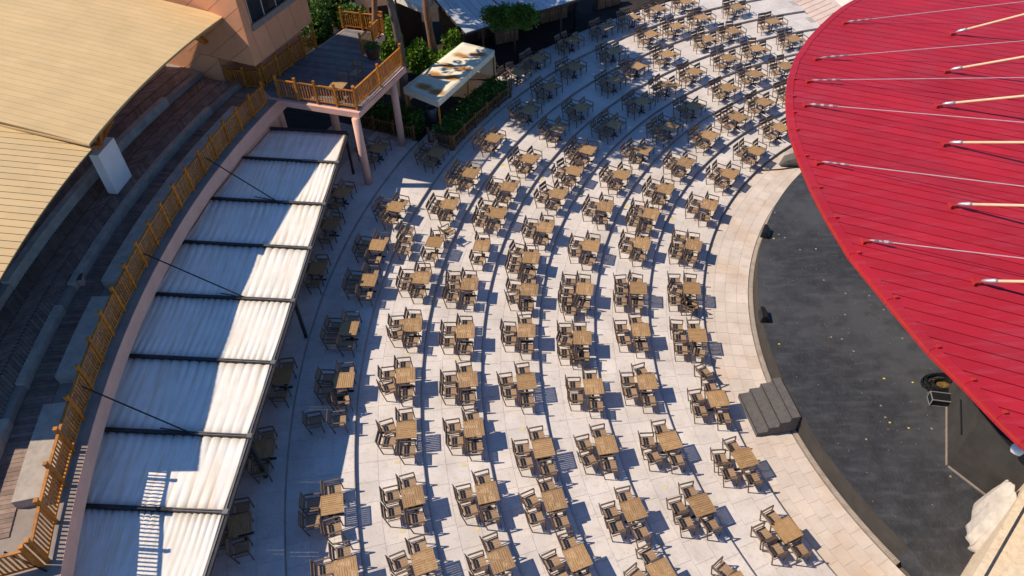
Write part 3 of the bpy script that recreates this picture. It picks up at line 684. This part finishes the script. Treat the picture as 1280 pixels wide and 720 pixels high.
# ================================================================== STAGE THINGS
sx = thing('stage_steps', 'four dark stone steps leading up to the stage', 'steps', pol(18.2, 187.5))
ru = Vector((math.cos(R_(187.2)), math.sin(R_(187.2)), 0)); tu = Vector((-ru.y, ru.x, 0)); Cn = Vector((CX, CY, 0))
for i in range(4):
    r1_ = 18.98 - 0.40 * i; zt_ = 0.233 * (i + 1)
    MB().obox(Cn + ru * (r1_ - 0.40 if i < 3 else 17.42) - tu * 0.95 + Vector((0, 0, FZ + 0.002)), ru * (0.40 if i < 3 else r1_ - 17.42), tu * 1.9, (0, 0, zt_)).build('step', M['stepstone'], sx)
    MB().obox(Cn + ru * (r1_ - 0.02) - tu * 0.953 + Vector((0, 0, FZ + zt_ - 0.03)), ru * 0.025, tu * 1.906, (0, 0, 0.04)).build('nosing', M['stagewall'], sx)
for px, py, lb in ((957, 293, 'black wedge stage monitor near the yellow mark on the stage edge'), (955, 397, 'black wedge stage monitor on the stage edge above the steps')):
    P = at(px, py, 0.81); e = thing('stage_monitor', lb, 'speaker', P, math.atan2(CY - P.y, CX - P.x), 'monitors on the stage edge')
    m = MB(); b = [(-.22, -.3, 0), (.2, -.3, 0), (.2, .3, 0), (-.22, .3, 0)]; t = [(-.16, -.3, .36), (-.02, -.3, .36), (-.02, .3, .36), (-.16, .3, .36)]
    m.v = b + t; m.f = [(3, 2, 1, 0), (4, 5, 6, 7), (0, 1, 5, 4), (1, 2, 6, 5), (2, 3, 7, 6), (3, 0, 4, 7)]
    link('cabinet', m.mesh('cabinet', M['black']), e)
    m = MB(); m.slab([(.195, -.26, .035), (.195, .26, .035), (.0, .26, .335), (.0, -.26, .335)], 0.012, (-.8, 0, -.5)); m.v = [(x + .012, y, z + .006) for x, y, z in m.v]
    link('grille', m.mesh('grille', M['metal']), e)
# flight case
P = at(1174, 503, 0.81); e = thing('flight_case', 'small black flight case with white metal edges on the stage', 'case', P, R_(-12))
w_, d_, h_ = 0.78, 0.40, 0.34
link('body', MB().box((0, 0, h_ / 2), (w_, d_, h_)).mesh('body', M['black']), e)
ed = []
for sy in (-1, 1):
    for zz in (0.015, h_ + 0.004): link('edge_strip', MB().box((0, sy * d_ / 2, zz), (w_ + .02, .03, .03)).mesh('edge_strip', M['silver']), e)
for sx_ in (-1, 1):
    for sy in (-1, 1): link('edge_strip', MB().box((sx_ * w_ / 2, sy * d_ / 2, h_ / 2), (.035, .035, h_ - .02)).mesh('edge_strip', M['silver']), e)
    for zz in (0.015, h_ + 0.004): link('edge_strip', MB().box((sx_ * w_ / 2, 0, zz), (.03, d_ - .03, .03)).mesh('edge_strip', M['silver']), e)
# cable heap
P = at(1176, 481, 0.82); m = MB(); pts = []
for i in range(260):
    a = i * 0.33; r = 0.55 + 0.22 * math.sin(i * 0.171) + random.uniform(-.05, .05)
    pts.append((P.x + 0.95 * r * math.cos(a), P.y + 0.62 * r * math.sin(a), 0.83 + 0.10 * abs(math.sin(i * 0.07))))
tag(m.tube(pts, 0.022, 6).build('cable_coil', M['black']), 'heap of black cable coiled behind the flight case', 'cable')
m = MB(); pts = [(P.x + 0.45 * math.cos(a) * (0.8 + .2 * math.sin(3 * a)) + .05, P.y + 0.36 * math.sin(a), 0.815) for a in [i * 0.35 for i in range(18)]]
tag(m.slab(pts, 0.01).build('floor_rag', mat('ochre_rag', (0.16, 0.095, 0.025), 0.9, 0.7, 6, 0.3)), 'ochre brown rag lying inside the black cable heap', 'rag')
# backstage wall
c0, c1, c2 = at(1184, 582, 0.8), at(1184, 508, 0.8), at(1240, 625, 0.8)
bw = thing('backstage_wall', 'dark grey tall backstage wall block under the red canopy', 'wall', c0)
e1, e2 = (c1 - c0), (c2 - c0); e1 = e1 * 1.3; e2 = e2 * 1.5
MB().slab([c0, c1 + (c1 - c0) * .3, c0 + e1 + e2, c0 + e2][::-1], 2.75, (0, 0, 1)).build('panel_block', M['stagewall'], bw)
MB().bar(c0 + Vector((-.04, 0, .03)), c0 + e1 + Vector((-.04, 0, .03)), 0.05, 0.06).build('skirting', M['curb'], bw)
MB().bar(c0 + Vector((0, -.04, .03)), c0 + e2 + Vector((0, -.04, .03)), 0.05, 0.06).build('skirting', M['curb'], bw)
nn = Vector((-(c1 - c0).y, (c1 - c0).x, 0)).normalized()
def on_wall(px, py):
    d = CAM_R.to_3x3() @ Vector(((px - 640) / F_PX, (360 - py) / F_PX, -1.0)); o_ = Vector((0, 0, CAM_H)); return o_ + d * ((c0 - o_).dot(nn) / d.dot(nn)) + nn * 0.03
MB().tube([on_wall(1202, 500), on_wall(1203, 543)], 0.03, 6).build('cable_duct', M['black'], bw)
lp = at(1272, 562, 3.75); ls = thing('spot_lamp', 'round white spot lamp standing on the backstage wall', 'lamp', (lp.x, lp.y, 3.55))
MB().tube([(lp.x, lp.y, 3.55), (lp.x, lp.y, 3.68)], 0.03, 8).build('stem', M['iron'], ls)
MB().tube([(lp.x - .06, lp.y - .06, 3.62), (lp.x, lp.y, 3.74), (lp.x + .06, lp.y + .06, 3.9)], [0.14, 0.2, 0.16], 14).build('lamp_head', M['white'], ls, True)
# grey rock-like cover and cable at the far stage edge
P = at(993, 206, -0.1); m = MB()
m.tube([(P.x - .8, P.y, -0.1), (P.x - .5, P.y + .1, 0.12), (P.x + .2, P.y + .1, 0.24), (P.x + 1.0, P.y - .1, 0.2), (P.x + 1.5, P.y - .1, 0.05)], [0.1, 0.3, 0.42, 0.36, 0.1], 9)
tag(m.build('stage_cover', M['stepstone']), 'grey crumpled cover lying where the stage edge meets the canopy', 'cover')
a, b = at(952, 213, FZ + .03), at(996, 209, FZ + .03)
tag(MB().tube([a, (a + b) / 2 + Vector((0, -.05, 0)), b], 0.035, 6).build('floor_cable', M['stagewall']), 'dark cable running from the lowest step to the stage cover', 'cable')
# confetti on stage
m = MB()
for i in range(260):
    P = pol(random.uniform(9.5, 17.2), random.uniform(135, 207), 0.803); s = random.choice((.015, .02, .03, .03, .07)); a = random.uniform(0, 3)
    m.obox(P, (s * math.cos(a), s * math.sin(a), 0), (-s * math.sin(a), s * math.cos(a), 0), (0, 0, 0.004))
o = m.build('confetti', M['curb']); o['kind'] = 'stuff'; tag(o, 'pale paper scraps scattered over the dark stage', 'confetti')
for i, (px, py) in enumerate(((967, 298), (1112, 528), (1136, 535), (1020, 311), (974, 430), (1141, 478), (1105, 473))):
    P = at(px, py, 0.806); m = MB(); m.slab([(P.x + .06 * math.cos(a) * random.uniform(.5, 1), P.y + .045 * math.sin(a) * random.uniform(.6, 1), 0.806) for a in [j * 1.05 for j in range(6)]], 0.005)
    tag(m.build('paper_scrap', M['yellow']), 'yellow paper scrap lying on the dark stage', 'paper', 'yellow scraps on the stage')
for i, (px, py, k) in enumerate(((572, 204, 2), (628, 206, 3), (677, 224, 4), (725, 242, 5), (783, 257, 6), (840, 274, 7), (497, 578, 2), (580, 581, 3), (653, 536, 4), (597, 661, 3), (504, 664, 2), (571, 449, 3), (509, 442, 2), (832, 608, 6), (672, 608, 5), (963, 10, 3), (996, 25, 4), (546, 189, 1))):
    P = at(px, py, zt(k) + 0.004); m = MB(); m.slab([(P.x + .13 * math.cos(a) * random.uniform(.45, 1), P.y + .12 * math.sin(a) * random.uniform(.45, 1), zt(k) + 0.005) for a in [j * 0.52 for j in range(12)]], 0.003)
    tag(m.build('floor_mark', M['yellow'] if py < 300 else M['paleyellow']), 'round yellow mark on the pale paving of the ' + SH[k], 'floor mark', 'yellow marks on the ' + SH[k])

# bottom right: cream parapet and canvas bundle
pa, pb = at(1215, 722, 3.0), at(1292, 590, 3.0); d = (pb - pa).normalized(); nrm = Vector((d.y, -d.x, 0))
pw = thing('parapet_wall', 'sunlit cream parapet wall beside the canvas bundle', 'wall', (pa.x, pa.y, -0.02))
MB().obox(pa - d * 3 + Vector((0, 0, -3.02)), d * 9, nrm * 0.22, (0, 0, 3.0)).build('coping', M['cream'], pw)
MB().obox(pa - d * 3 + nrm * 0.23 + Vector((0, 0, -3.02)), d * 9, nrm * 1.6, (0, 0, 2.85)).build('wall_body', M['cream'], pw)
m = MB(); hem = [(1224, 627), (1214, 641), (1211, 656), (1207, 671), (1212, 684), (1226, 693), (1243, 698)]
apx = [(1257, 600), (1262, 602), (1267, 606), (1271, 614), (1274, 625), (1277, 640), (1279, 655)]
rows = 20; cols = 90
def pick(L, f):
    x = f * (len(L) - 1); i = min(int(x), len(L) - 2); t = x - i; t = t * t * (3 - 2 * t)
    return L[i][0] + (L[i + 1][0] - L[i][0]) * t, L[i][1] + (L[i + 1][1] - L[i][1]) * t
for i in range(rows + 1):
    f = i / rows
    for j in range(cols + 1):
        g_ = j / cols; hq = at(*pick(hem, g_), 0.85); aq = at(*pick(apx, g_), 2.7)
        q = aq + (hq - aq) * f; sag = -0.35 * math.sin(math.pi * f) * (1 - f * .3)
        fold = (0.085 * math.sin(g_ * 19 + 2.8 * f + 1.6 * math.sin(g_ * 5)) + 0.045 * math.sin(g_ * 37 - 2.5 * f) + 0.05 * math.sin(f * 5 + g_ * 9)) * (0.4 + 0.6 * f)
        m.v.append((q.x + fold * .35, q.y - fold * .25, q.z - sag * .6 + fold))
for i in range(rows):
    for j in range(cols): b = i * (cols + 1) + j; m.f.append((b, b + 1, b + cols + 2, b + cols + 1))
b = len(m.v)
for j in range(cols + 1):
    x, y, z = m.v[rows * (cols + 1) + j]; m.v.append((x + .12, y + .06, 0.80 if z > .8 else z - .05))
for j in range(cols): k = rows * (cols + 1) + j; m.f.append((k, k + 1, b + j + 1, b + j))
cl = tag(m.build('canvas_bundle', M['cloth'], None, True), 'pale canvas bundle draped in folds beside the cream parapet', 'canvas')
md = cl.modifiers.new('thickness', 'SOLIDIFY'); md.thickness = 0.03

# ================================================================== GREENERY AND BACKGROUND
def leaves(n, fn, size, m, name, parent, aspect=1.8):
    mb = MB()
    for i in range(n):
        c, out_ = fn()
        d = Vector((random.gauss(0, 1), random.gauss(0, 1), random.gauss(0, .6))) + out_ * 0.8
        d.normalize(); s = d.cross(Vector((random.gauss(0, 1), random.gauss(0, 1), random.gauss(0, 1)))).normalized()
        z_ = size * random.uniform(.6, 1.3); b = len(mb.v); c = Vector(c)
        mb.v += [tuple(c), tuple(c + d * z_ * .5 + s * z_ / aspect / 2), tuple(c + d * z_), tuple(c + d * z_ * .5 - s * z_ / aspect / 2)]
        mb.f.append((b, b + 1, b + 2, b + 3))
    return mb.build(name, m, parent)
def ellip(c, r):
    while True:
        q = Vector((random.uniform(-1, 1), random.uniform(-1, 1), random.uniform(-1, 1)))
        if 0.35 < q.length < 1: break
    return Vector((c[0] + q.x * r[0], c[1] + q.y * r[1], c[2] + q.z * r[2])), q.normalized()
def pine(label, base, top, crown_c, crown_r, ncl, r0=0.24, bark='bark', clr=(0.75, 0.75, 0.4), nleaf=90, group='pine trees behind the terrace', seed=1, ls=(.3, .55)):
    random.seed(seed)
    e = thing('pine_tree', label, 'tree', base, 0, group); base, top = Vector(base), Vector(top)
    pts = [base + (top - base) * f + Vector((0.12 * math.sin(f * 7 + seed), 0.10 * math.cos(f * 5 + seed), 0)) * (1 if 0 < f < 1 else 0) for f in [i / 8 for i in range(9)]]
    tr = MB().tube(pts, [r0 * (1 - 0.55 * i / 8) * random.uniform(.94, 1.06) for i in range(9)], 12).build('trunk', M[bark], e, True)
    cls = [ellip(crown_c, crown_r)[0] for _ in range(ncl)]
    br = MB()
    for c in cls[::3]: br.tube([top - (top - base) * random.uniform(0.02, .15), (Vector(c) + top) / 2 + Vector((0, 0, .2)), c], [0.08, 0.05, 0.02], 5)
    br.build('branches', M[bark], e)
    mb = MB()
    for c in cls:
        r = random.uniform(.7, 1.25)
        for i in range(nleaf):
            q, o_ = ellip(c, (clr[0] * r, clr[1] * r, clr[2] * r)); d = (o_ + Vector((random.gauss(0, .5), random.gauss(0, .5), random.gauss(.3, .5)))).normalized()
            s = d.cross(Vector((random.gauss(0, 1), random.gauss(0, 1), random.gauss(0, 1)))).normalized(); z_ = random.uniform(*ls); wd_ = ls[1] * .22; b = len(mb.v)
            mb.v += [tuple(q), tuple(q + d * z_ * .6 + s * wd_), tuple(q + d * z_), tuple(q + d * z_ * .6 - s * wd_)]; mb.f.append((b, b + 1, b + 2, b + 3))
    mb.build('crown', M['needle'], e)
    return e
pine('tall pine with reddish trunk rising behind the terrace planter', (-7.3, 38.8, 0.93), (-6.6, 39.8, 11.6), (-7.4, 40.0, 12.4), (3.6, 3.4, 1.5), 60, 0.22, seed=3)
pine('tall pine with grey trunk at the corner of the terrace fence', (-5.6, 37.6, 0.93), (-5.9, 38.6, 11.4), (-4.4, 38.5, 12.2), (4.4, 3.6, 1.6), 95, 0.27, 'barkgrey', seed=5)
pd = pine('tall straight pine with reddish trunk standing beside the tarp pergola', (-4.4, 43.6, 0.93), (-4.3, 43.3, 10.5), (-5.2, 43.9, 11.8), (3.6, 3.4, 1.4), 65, 0.27, seed=8)
pine('pine with brown trunk behind the stair fence of the terrace', (-11.6, 50, 0.93), (-11.2, 49.5, 12), (-10.5, 49, 13), (4.5, 4.0, 1.5), 70, 0.25, seed=9)
random.seed(12)
lb = MB().tube([(-4.3, 43.4, 7.6), (-2.6, 42.2, 7.5), (-0.9, 40.4, 6.9), (0.5, 39.1, 6.3)], [.09, .07, .05, .03], 7).build('low_branch', M['bark'], pd)
mb = MB()
for _ in range(46):
    a_ = random.random(); c = Vector((-0.75 + 2.3 * a_ + random.uniform(-.25, .25), 39.6 - 0.7 * a_ + random.uniform(-.35, .35), 6.25 - 0.25 * math.sin(a_ * 6) - .2 * a_ + random.uniform(-.35, .25)))
    for i in range(190):
        q, o_ = ellip(c, (.42, .42, .36)); d = (o_ + Vector((random.gauss(0, .5), random.gauss(0, .5), random.gauss(.1, .5)))).normalized()
        s_ = d.cross(Vector((random.gauss(0, 1), random.gauss(0, 1), random.gauss(0, 1)))).normalized(); z_ = random.uniform(.12, .24); b = len(mb.v)
        mb.v += [tuple(q), tuple(q + d * z_ * .6 + s_ * .03), tuple(q + d * z_), tuple(q + d * z_ * .6 - s_ * .03)]; mb.f.append((b, b + 1, b + 2, b + 3))
mb.build('needles', M['needle'], lb)
random.seed(21)
def bush(name, label, c, r, n, mk, size=0.2, group=None, cat='bush'):
    e = thing(name, label, cat, (c[0], c[1], c[2] - r[2]), 0, group)
    m = MB()
    for i in range(7): q = ellip(c, (r[0] * .6, r[1] * .6, r[2] * .5))[0]; m.tube([(c[0], c[1], c[2] - r[2]), q], [.03, .012], 5)
    m.build('stems', M['bark'], e)
    cl = [ellip(c, (r[0] * .7, r[1] * .7, r[2] * .7))[0] for _ in range(9)]
    leaves(n, lambda: ellip(random.choice(cl), (r[0] * .45, r[1] * .45, r[2] * .45)), size, M[mk], 'foliage', e)
bush('bush', 'bright green bush growing between the leaning pine and the terrace fence', at(487, 53, 3.2), (0.8, 0.7, 1.6), 2600, 'leaf', 0.22)
bush('bush', 'wide bright green bush between the terrace and the reddish pine trunk', at(524, 72, 2.2), (1.1, 0.9, 1.1), 3200, 'leaf', 0.22)
bush('bush', 'low bright green bush at the foot of the reddish pine trunk', at(553, 80, 1.8), (0.9, 0.7, 0.8), 2000, 'leaf', 0.2)
bush('bush', 'added dark green shrub covering lit ground beside the far corner of the pink building', at(394, 34, 3.2), (1.2, 1.6, 2.0), 3600, 'hedge', 0.26)  # added shrub, covers bright ground where it should look dark
bush('bush', 'added dark green shrub standing in for shade behind the far end of the terrace deck', at(410, 14, 2.6), (1.8, 1.6, 1.6), 4200, 'hedge', 0.26)  # added shrub, dark foliage in place of shade on the yard
bush('bush', 'added dark green shrub standing in for shade between the two leaning pines behind the terrace', at(448, 22, 2.4), (1.7, 1.5, 1.5), 3800, 'hedge', 0.26)  # also added, darkens the sunlit strip behind the terrace
bush('bush', 'small yellow green plant behind the end of the tarp pergola', at(565, 51, 2.2), (0.6, 0.5, 0.9), 700, 'leaf', 0.24)
def hedge_arc(label, r0, r1, t0, t1, z0, z1, n):
    e = thing('hedge', label, 'hedge', pol((r0 + r1) / 2, (t0 + t1) / 2, z0))
    MB().ring(r0 + .12, r1 - .12, t0 + .1, t1 - .1, z0, z1 - .25).build('core', M['barkgrey'], e)
    def fn():
        t = random.uniform(t0, t1); a = random.random()
        z = random.uniform(z0 + .1, z1) if a < .5 else z1 + random.uniform(-.15, .08) + 0.08 * math.sin(t * 9)
        r = random.choice((r0 + random.uniform(0, .15), r1 - random.uniform(0, .15))) if a < .5 else random.uniform(r0, r1)
        return pol(r, t, z), Vector((0, 0, .6))
    leaves(n, fn, 0.17, M['hedge'], 'foliage', e)
hedge_arc('clipped green hedge with a low wooden fence beside the tarp pergola', 34.5, 35.6, 143.2, 153.2, 0.83, 1.75, 7000)
fence('low wooden fence along the hedge on the seventh step', [pol(34.28, 153.6 - 10.4 * i / 20) for i in range(21)], 0.84, 1.15, 5, 0.85, True)
fence('low wooden fence closing the end of the hedge', [pol(34.4, 153.75), pol(35.9, 153.4)], 0.84, 1.3, 4, 0.85, True)
a, b = Vector((-5.1, 35.2, 0)), Vector((-8.6, 36.9, 0))
fence('dark wooden fence below the pillared terrace', [(a.x, a.y), (b.x, b.y)], 0.97, 1.2, 6, 0.9, True)
e = thing('hedge', 'dark green hedge growing behind the fence below the terrace', 'hedge', (-6.6, 37.0, 0.93))
leaves(4500, lambda: (a + (b - a) * random.random() + Vector((.45, .9, 0)) * random.uniform(.3, 1.3) + Vector((0, 0, random.uniform(1.0, 2.2))), Vector((0, 0, .6))), 0.2, M['hedge'], 'foliage', e)
# tarp pergola
ZP = 3.35
pc = [at(504, 110, ZP), at(547, 127, ZP), at(618, 63, ZP), at(578, 53, ZP)]
pe = thing('tarp_pergola', 'timber pergola with cream tarp roof stained by rust coloured patches', 'pergola', (pc[1].x, pc[1].y, 0.93))
m = MB(); N = 24
def pq(f, g_): x = pc[0] + (pc[3] - pc[0]) * f; y = pc[1] + (pc[2] - pc[1]) * f; return x + (y - x) * g_
for i in range(N + 1):
    for j in range(9): f, g_ = i / N, j / 8; q = pq(f, g_); m.v.append((q.x, q.y, q.z - 0.10 * (abs(math.sin(f * math.pi * 4))) ** .7 * math.sin(g_ * math.pi)))
for i in range(N):
    for j in range(8): k = i * 9 + j; m.f.append((k, k + 1, k + 10, k + 9))
o = m.build('tarp', M['tarp'], pe, True); md = o.modifiers.new('thickness', 'SOLIDIFY'); md.thickness = 0.012
tn = M['tarp'].node_tree; bs = tn.nodes['Principled BSDF']
cur = bs.inputs['Base Color'].links[0].from_socket; geo = tn.nodes.new('ShaderNodeNewGeometry').outputs['Position']
ax = (pc[1] - pc[0]).normalized(); ay = (pc[3] - pc[0]).normalized()
wn = tn.nodes.new('ShaderNodeTexNoise'); wn.inputs['Scale'].default_value = 4.5; wn.inputs['Detail'].default_value = 5; tn.links.new(geo, wn.inputs['Vector'])
for f, g_ in ((.14, .35), (.13, .75), (.36, .30), (.40, .70), (.55, .32), (.58, .74), (.78, .36), (.88, .70)):
    c = pq(f, g_)
    sb = tn.nodes.new('ShaderNodeVectorMath'); sb.operation = 'SUBTRACT'; sb.inputs[1].default_value = c; tn.links.new(geo, sb.inputs[0])
    ds = []
    for v_, sc_ in ((ax, 1 / 0.60), (ay, 1 / 0.36)):
        dt = tn.nodes.new('ShaderNodeVectorMath'); dt.operation = 'DOT_PRODUCT'; dt.inputs[1].default_value = v_ * sc_; tn.links.new(sb.outputs[0], dt.inputs[0])
        p2 = tn.nodes.new('ShaderNodeMath'); p2.operation = 'POWER'; p2.inputs[1].default_value = 2.0
        ab = tn.nodes.new('ShaderNodeMath'); ab.operation = 'ABSOLUTE'; tn.links.new(dt.outputs['Value'], ab.inputs[0]); tn.links.new(ab.outputs[0], p2.inputs[0]); ds.append(p2.outputs[0])
    ad = tn.nodes.new('ShaderNodeMath'); ad.operation = 'ADD'; tn.links.new(ds[0], ad.inputs[0]); tn.links.new(ds[1], ad.inputs[1])
    a2 = tn.nodes.new('ShaderNodeMath'); a2.operation = 'ADD'; tn.links.new(ad.outputs[0], a2.inputs[0]); tn.links.new(wn.outputs['Fac'], a2.inputs[1])
    mr = tn.nodes.new('ShaderNodeMapRange'); mr.inputs[1].default_value = 0.75; mr.inputs[2].default_value = 1.75; mr.inputs[3].default_value = 0.95; mr.inputs[4].default_value = 0.0
    tn.links.new(a2.outputs[0], mr.inputs[0])
    mx = tn.nodes.new('ShaderNodeMix'); mx.data_type = 'RGBA'; mx.inputs[7].default_value = (0.42, 0.16, 0.02, 1)
    tn.links.new(mr.outputs[0], mx.inputs[0]); tn.links.new(cur, mx.inputs[6]); cur = mx.outputs[2]
tn.links.new(cur, bs.inputs['Base Color'])
for A, B in ((pc[0], pc[1]), (pc[1], pc[2]), (pc[2], pc[3]), (pc[3], pc[0])):
    d = (B - A).normalized(); MB().obox(A + d * .02 + Vector((0, 0, -.34)), (B - A) - d * .04, Vector((d.y, -d.x, 0)) * .015, (0, 0, .35)).build('valance', M['tarp'], pe)
MB().obox(pc[2] + Vector((0, 0, -1.7)), (pc[3] - pc[2]) * .98, Vector((.02, .02, 0)), (0, 0, 1.35)).build('end_sheet', M['tarp'], pe)
for q in (pc[0], pc[1], pc[2], pc[3], (pc[1] + pc[2]) / 2): 
    c = (pc[0] + pc[2]) / 2; q = q + (c - q) * .03; MB().box((q.x, q.y, (ZP - .05 + .93) / 2), (.1, .1, ZP - .05 - .93)).build('post', M['fencewood'], pe)
# drum and counter near pergola
P = at(541, 150, 1.0); e = thing('waste_bin', 'grey waste bin standing at the end of the tarp pergola', 'bin', (P.x, P.y, 0.93))
MB().tube([(P.x, P.y, .93), (P.x, P.y, 1.85)], [0.26, 0.30], 14).build('drum', M['metalgrey'], e, True); MB().tube([(P.x, P.y, 1.851), (P.x, P.y, 1.93)], [0.31, 0.25], 14).build('lid', M['black'], e, True)
# metal roofed house at the back
hz = 3.6
hp = [at(582, 41, hz), at(606, 33, hz), at(646, 20, hz), at(705, 4, hz), at(760, -14, hz)]
hs = thing('roofed_house', 'low house with grey ribbed sheet roof behind the dark yard', 'house', (hp[2].x, hp[2].y, 0.93))
bk = Vector((-0.50, 0.86, 0))
for i in range(4):
    A, B = hp[i], hp[i + 1]; nseg = max(2, int((B - A).length / .42))
    for j in range(nseg):
        p0, p1 = A + (B - A) * (j / nseg), A + (B - A) * ((j + .94) / nseg)
        MB().slab([p0, p1, p1 + bk * 7 + Vector((0, 0, 1.3)), p0 + bk * 7 + Vector((0, 0, 1.3))], 0.04).build('roof_sheet', M['roofmetal'], hs)
    MB().bar(A - Vector((0, 0, .09)), B - Vector((0, 0, .09)), .12, .1).build('gutter', M['metal'], hs)
    MB().slab([A + bk * 3.4 + Vector((0, 0, .3)), B + bk * 3.4 + Vector((0, 0, .3)), B + bk * 3.4 + Vector((0, 0, -2.67)), A + bk * 3.4 + Vector((0, 0, -2.67))], .15, bk).build('wall', M['brown'], hs)
    MB().box((A.x + bk.x * .3, A.y + bk.y * .3, (hz - .15 + .93) / 2), (.12, .12, hz - .15 - .93)).build('veranda_post', M['brown'], hs)
    MB().slab([A + bk * .3 + Vector((0, 0, -.12)), B + bk * .3 + Vector((0, 0, -.12)), B + bk * 6.8 + Vector((0, 0, 1.12)), A + bk * 6.8 + Vector((0, 0, 1.12))], .05).build('roof_lining', M['darkgap'], hs)
e = thing('eaves_house', 'beige house corner with flat eaves behind the pines', 'house', at(530, 7, 4.2) * 1.0)
q = at(527, 8, 4.2); q2 = at(508, 0, 4.2); q3 = at(541, -3, 4.2)
MB().slab([q, q3, q3 + (q2 - q) * 3, q2 + (q2 - q) * 3 - (q - q), q][:4], .45).build('eaves', M['plaza'], e)
MB().obox(Vector((q.x - 3.5, q.y + 1.2, .93)), (3.2, .8, 0), (-1, 3, 0), (0, 0, 2.8)).build('wall', M['brown'], e)
# poles
def lamp_pole(label, px, py, z, h, r=.05):
    P = at(px, py, z); e = thing('lamp_post', label, 'lamp post', P)
    MB().tube([P, P + Vector((0, 0, h * .5)), P + Vector((0, 0, h))], [r * 1.3, r, r * .8], 10).build('pole', M['iron'], e, True)
    MB().tube([P, P + Vector((0, 0, .12))], r * 2.4, 10).build('base_plate', M['iron'], e)
    MB().tube([P + Vector((0, 0, h)), P + Vector((0, 0, h + .1)), P + Vector((0, 0, h + .35))], [r, .16, .08], 10).build('lantern', M['metalgrey'], e, True)
lamp_pole('thin black lamp post at the edge of the dark yard', 718, 37, .93, 5.5, .07)
lamp_pole('black lamp post beside the grey leaning pine', 506, 84, .93, 7.5, .06)
P = at(491, 42, .93); e = thing('flag_pole', 'pale slim pole leaning beside the grey pine trunk', 'pole', P); MB().tube([P, P + Vector((-.35, .3, 8))], [.06, .045], 8).build('shaft', M['white'], e, True); MB().tube([P, P + Vector((0, 0, .1))], .13, 8).build('base_plate', M['metalgrey'], e)
# furniture in the dark yard and on the terrace
def sideboard(px, py, w_, a_, label, lamp=True):
    P = at(px, py, .93); e = thing('sideboard', label, 'sideboard', (P.x, P.y, .93), a_)
    link('body', MB().box((0, 0, .47), (w_, .55, .86)).mesh('body', M['brown']), e)
    link('worktop', MB().box((0, 0, .925), (w_ + .08, .63, .045)).mesh('worktop', M['deckwood']), e)
    for sx_ in (-1, 0, 1): link('door', MB().box((sx_ * w_ / 3.1, -.285, .45), (w_ / 3.4, .02, .74)).mesh('door', M['bark']), e)
    for sx_ in (-1, 1): link('foot', MB().box((sx_ * w_ * .42, 0, .02), (.08, .5, .04)).mesh('foot', M['iron']), e)
sideboard(632, 52, 1.7, R_(20), 'dark brown sideboard below the rounded pine crown')
sideboard(690, 25, 2.2, R_(24), 'dark brown sideboard by the wall of the roofed house')
sideboard(758, 8, 2.0, R_(28), 'dark brown sideboard near the black lamp post')
sideboard(596, 48, 1.3, R_(15), 'dark brown sideboard behind the far end of the pergola')
def dark_table(px, py, z, label):
    P = at(px, py, z); e = thing('table', label, 'table', P, random.uniform(0, 1.5)); link('tabletop', ME_top, e); link('pedestal', ME_ped, e); link('cross_base', ME_foot, e)
    return P
def one_chair(P, a, label):
    e = thing('armchair', label, 'chair', P, a)
    for nm, me in CHAIR: link(nm, me, e)
one_chair(at(446, 100, TZ), R_(250), 'dark armchair standing on the terrace deck')
P = at(425, 124, TZ); dark_table(425, 124, TZ, 'square table on the terrace deck behind the front fence'); one_chair(P + Vector((.1, .72, 0)), R_(265), 'armchair tucked behind the terrace table')
P = at(467, 72, TZ); e = thing('planter', 'round brown planter on the terrace at the foot of the pine', 'planter', (P.x, P.y, TZ))
MB().tube([(P.x, P.y, TZ), (P.x, P.y, TZ + .1), (P.x, P.y, TZ + .5), (P.x, P.y, TZ + .56)], [.30, .32, .42, .45], 16).build('pot', M['brown'], e, True)
leaves(260, lambda: ellip((P.x, P.y, TZ + .66), (.38, .38, .18)), .14, M['hedge'], 'foliage', e)
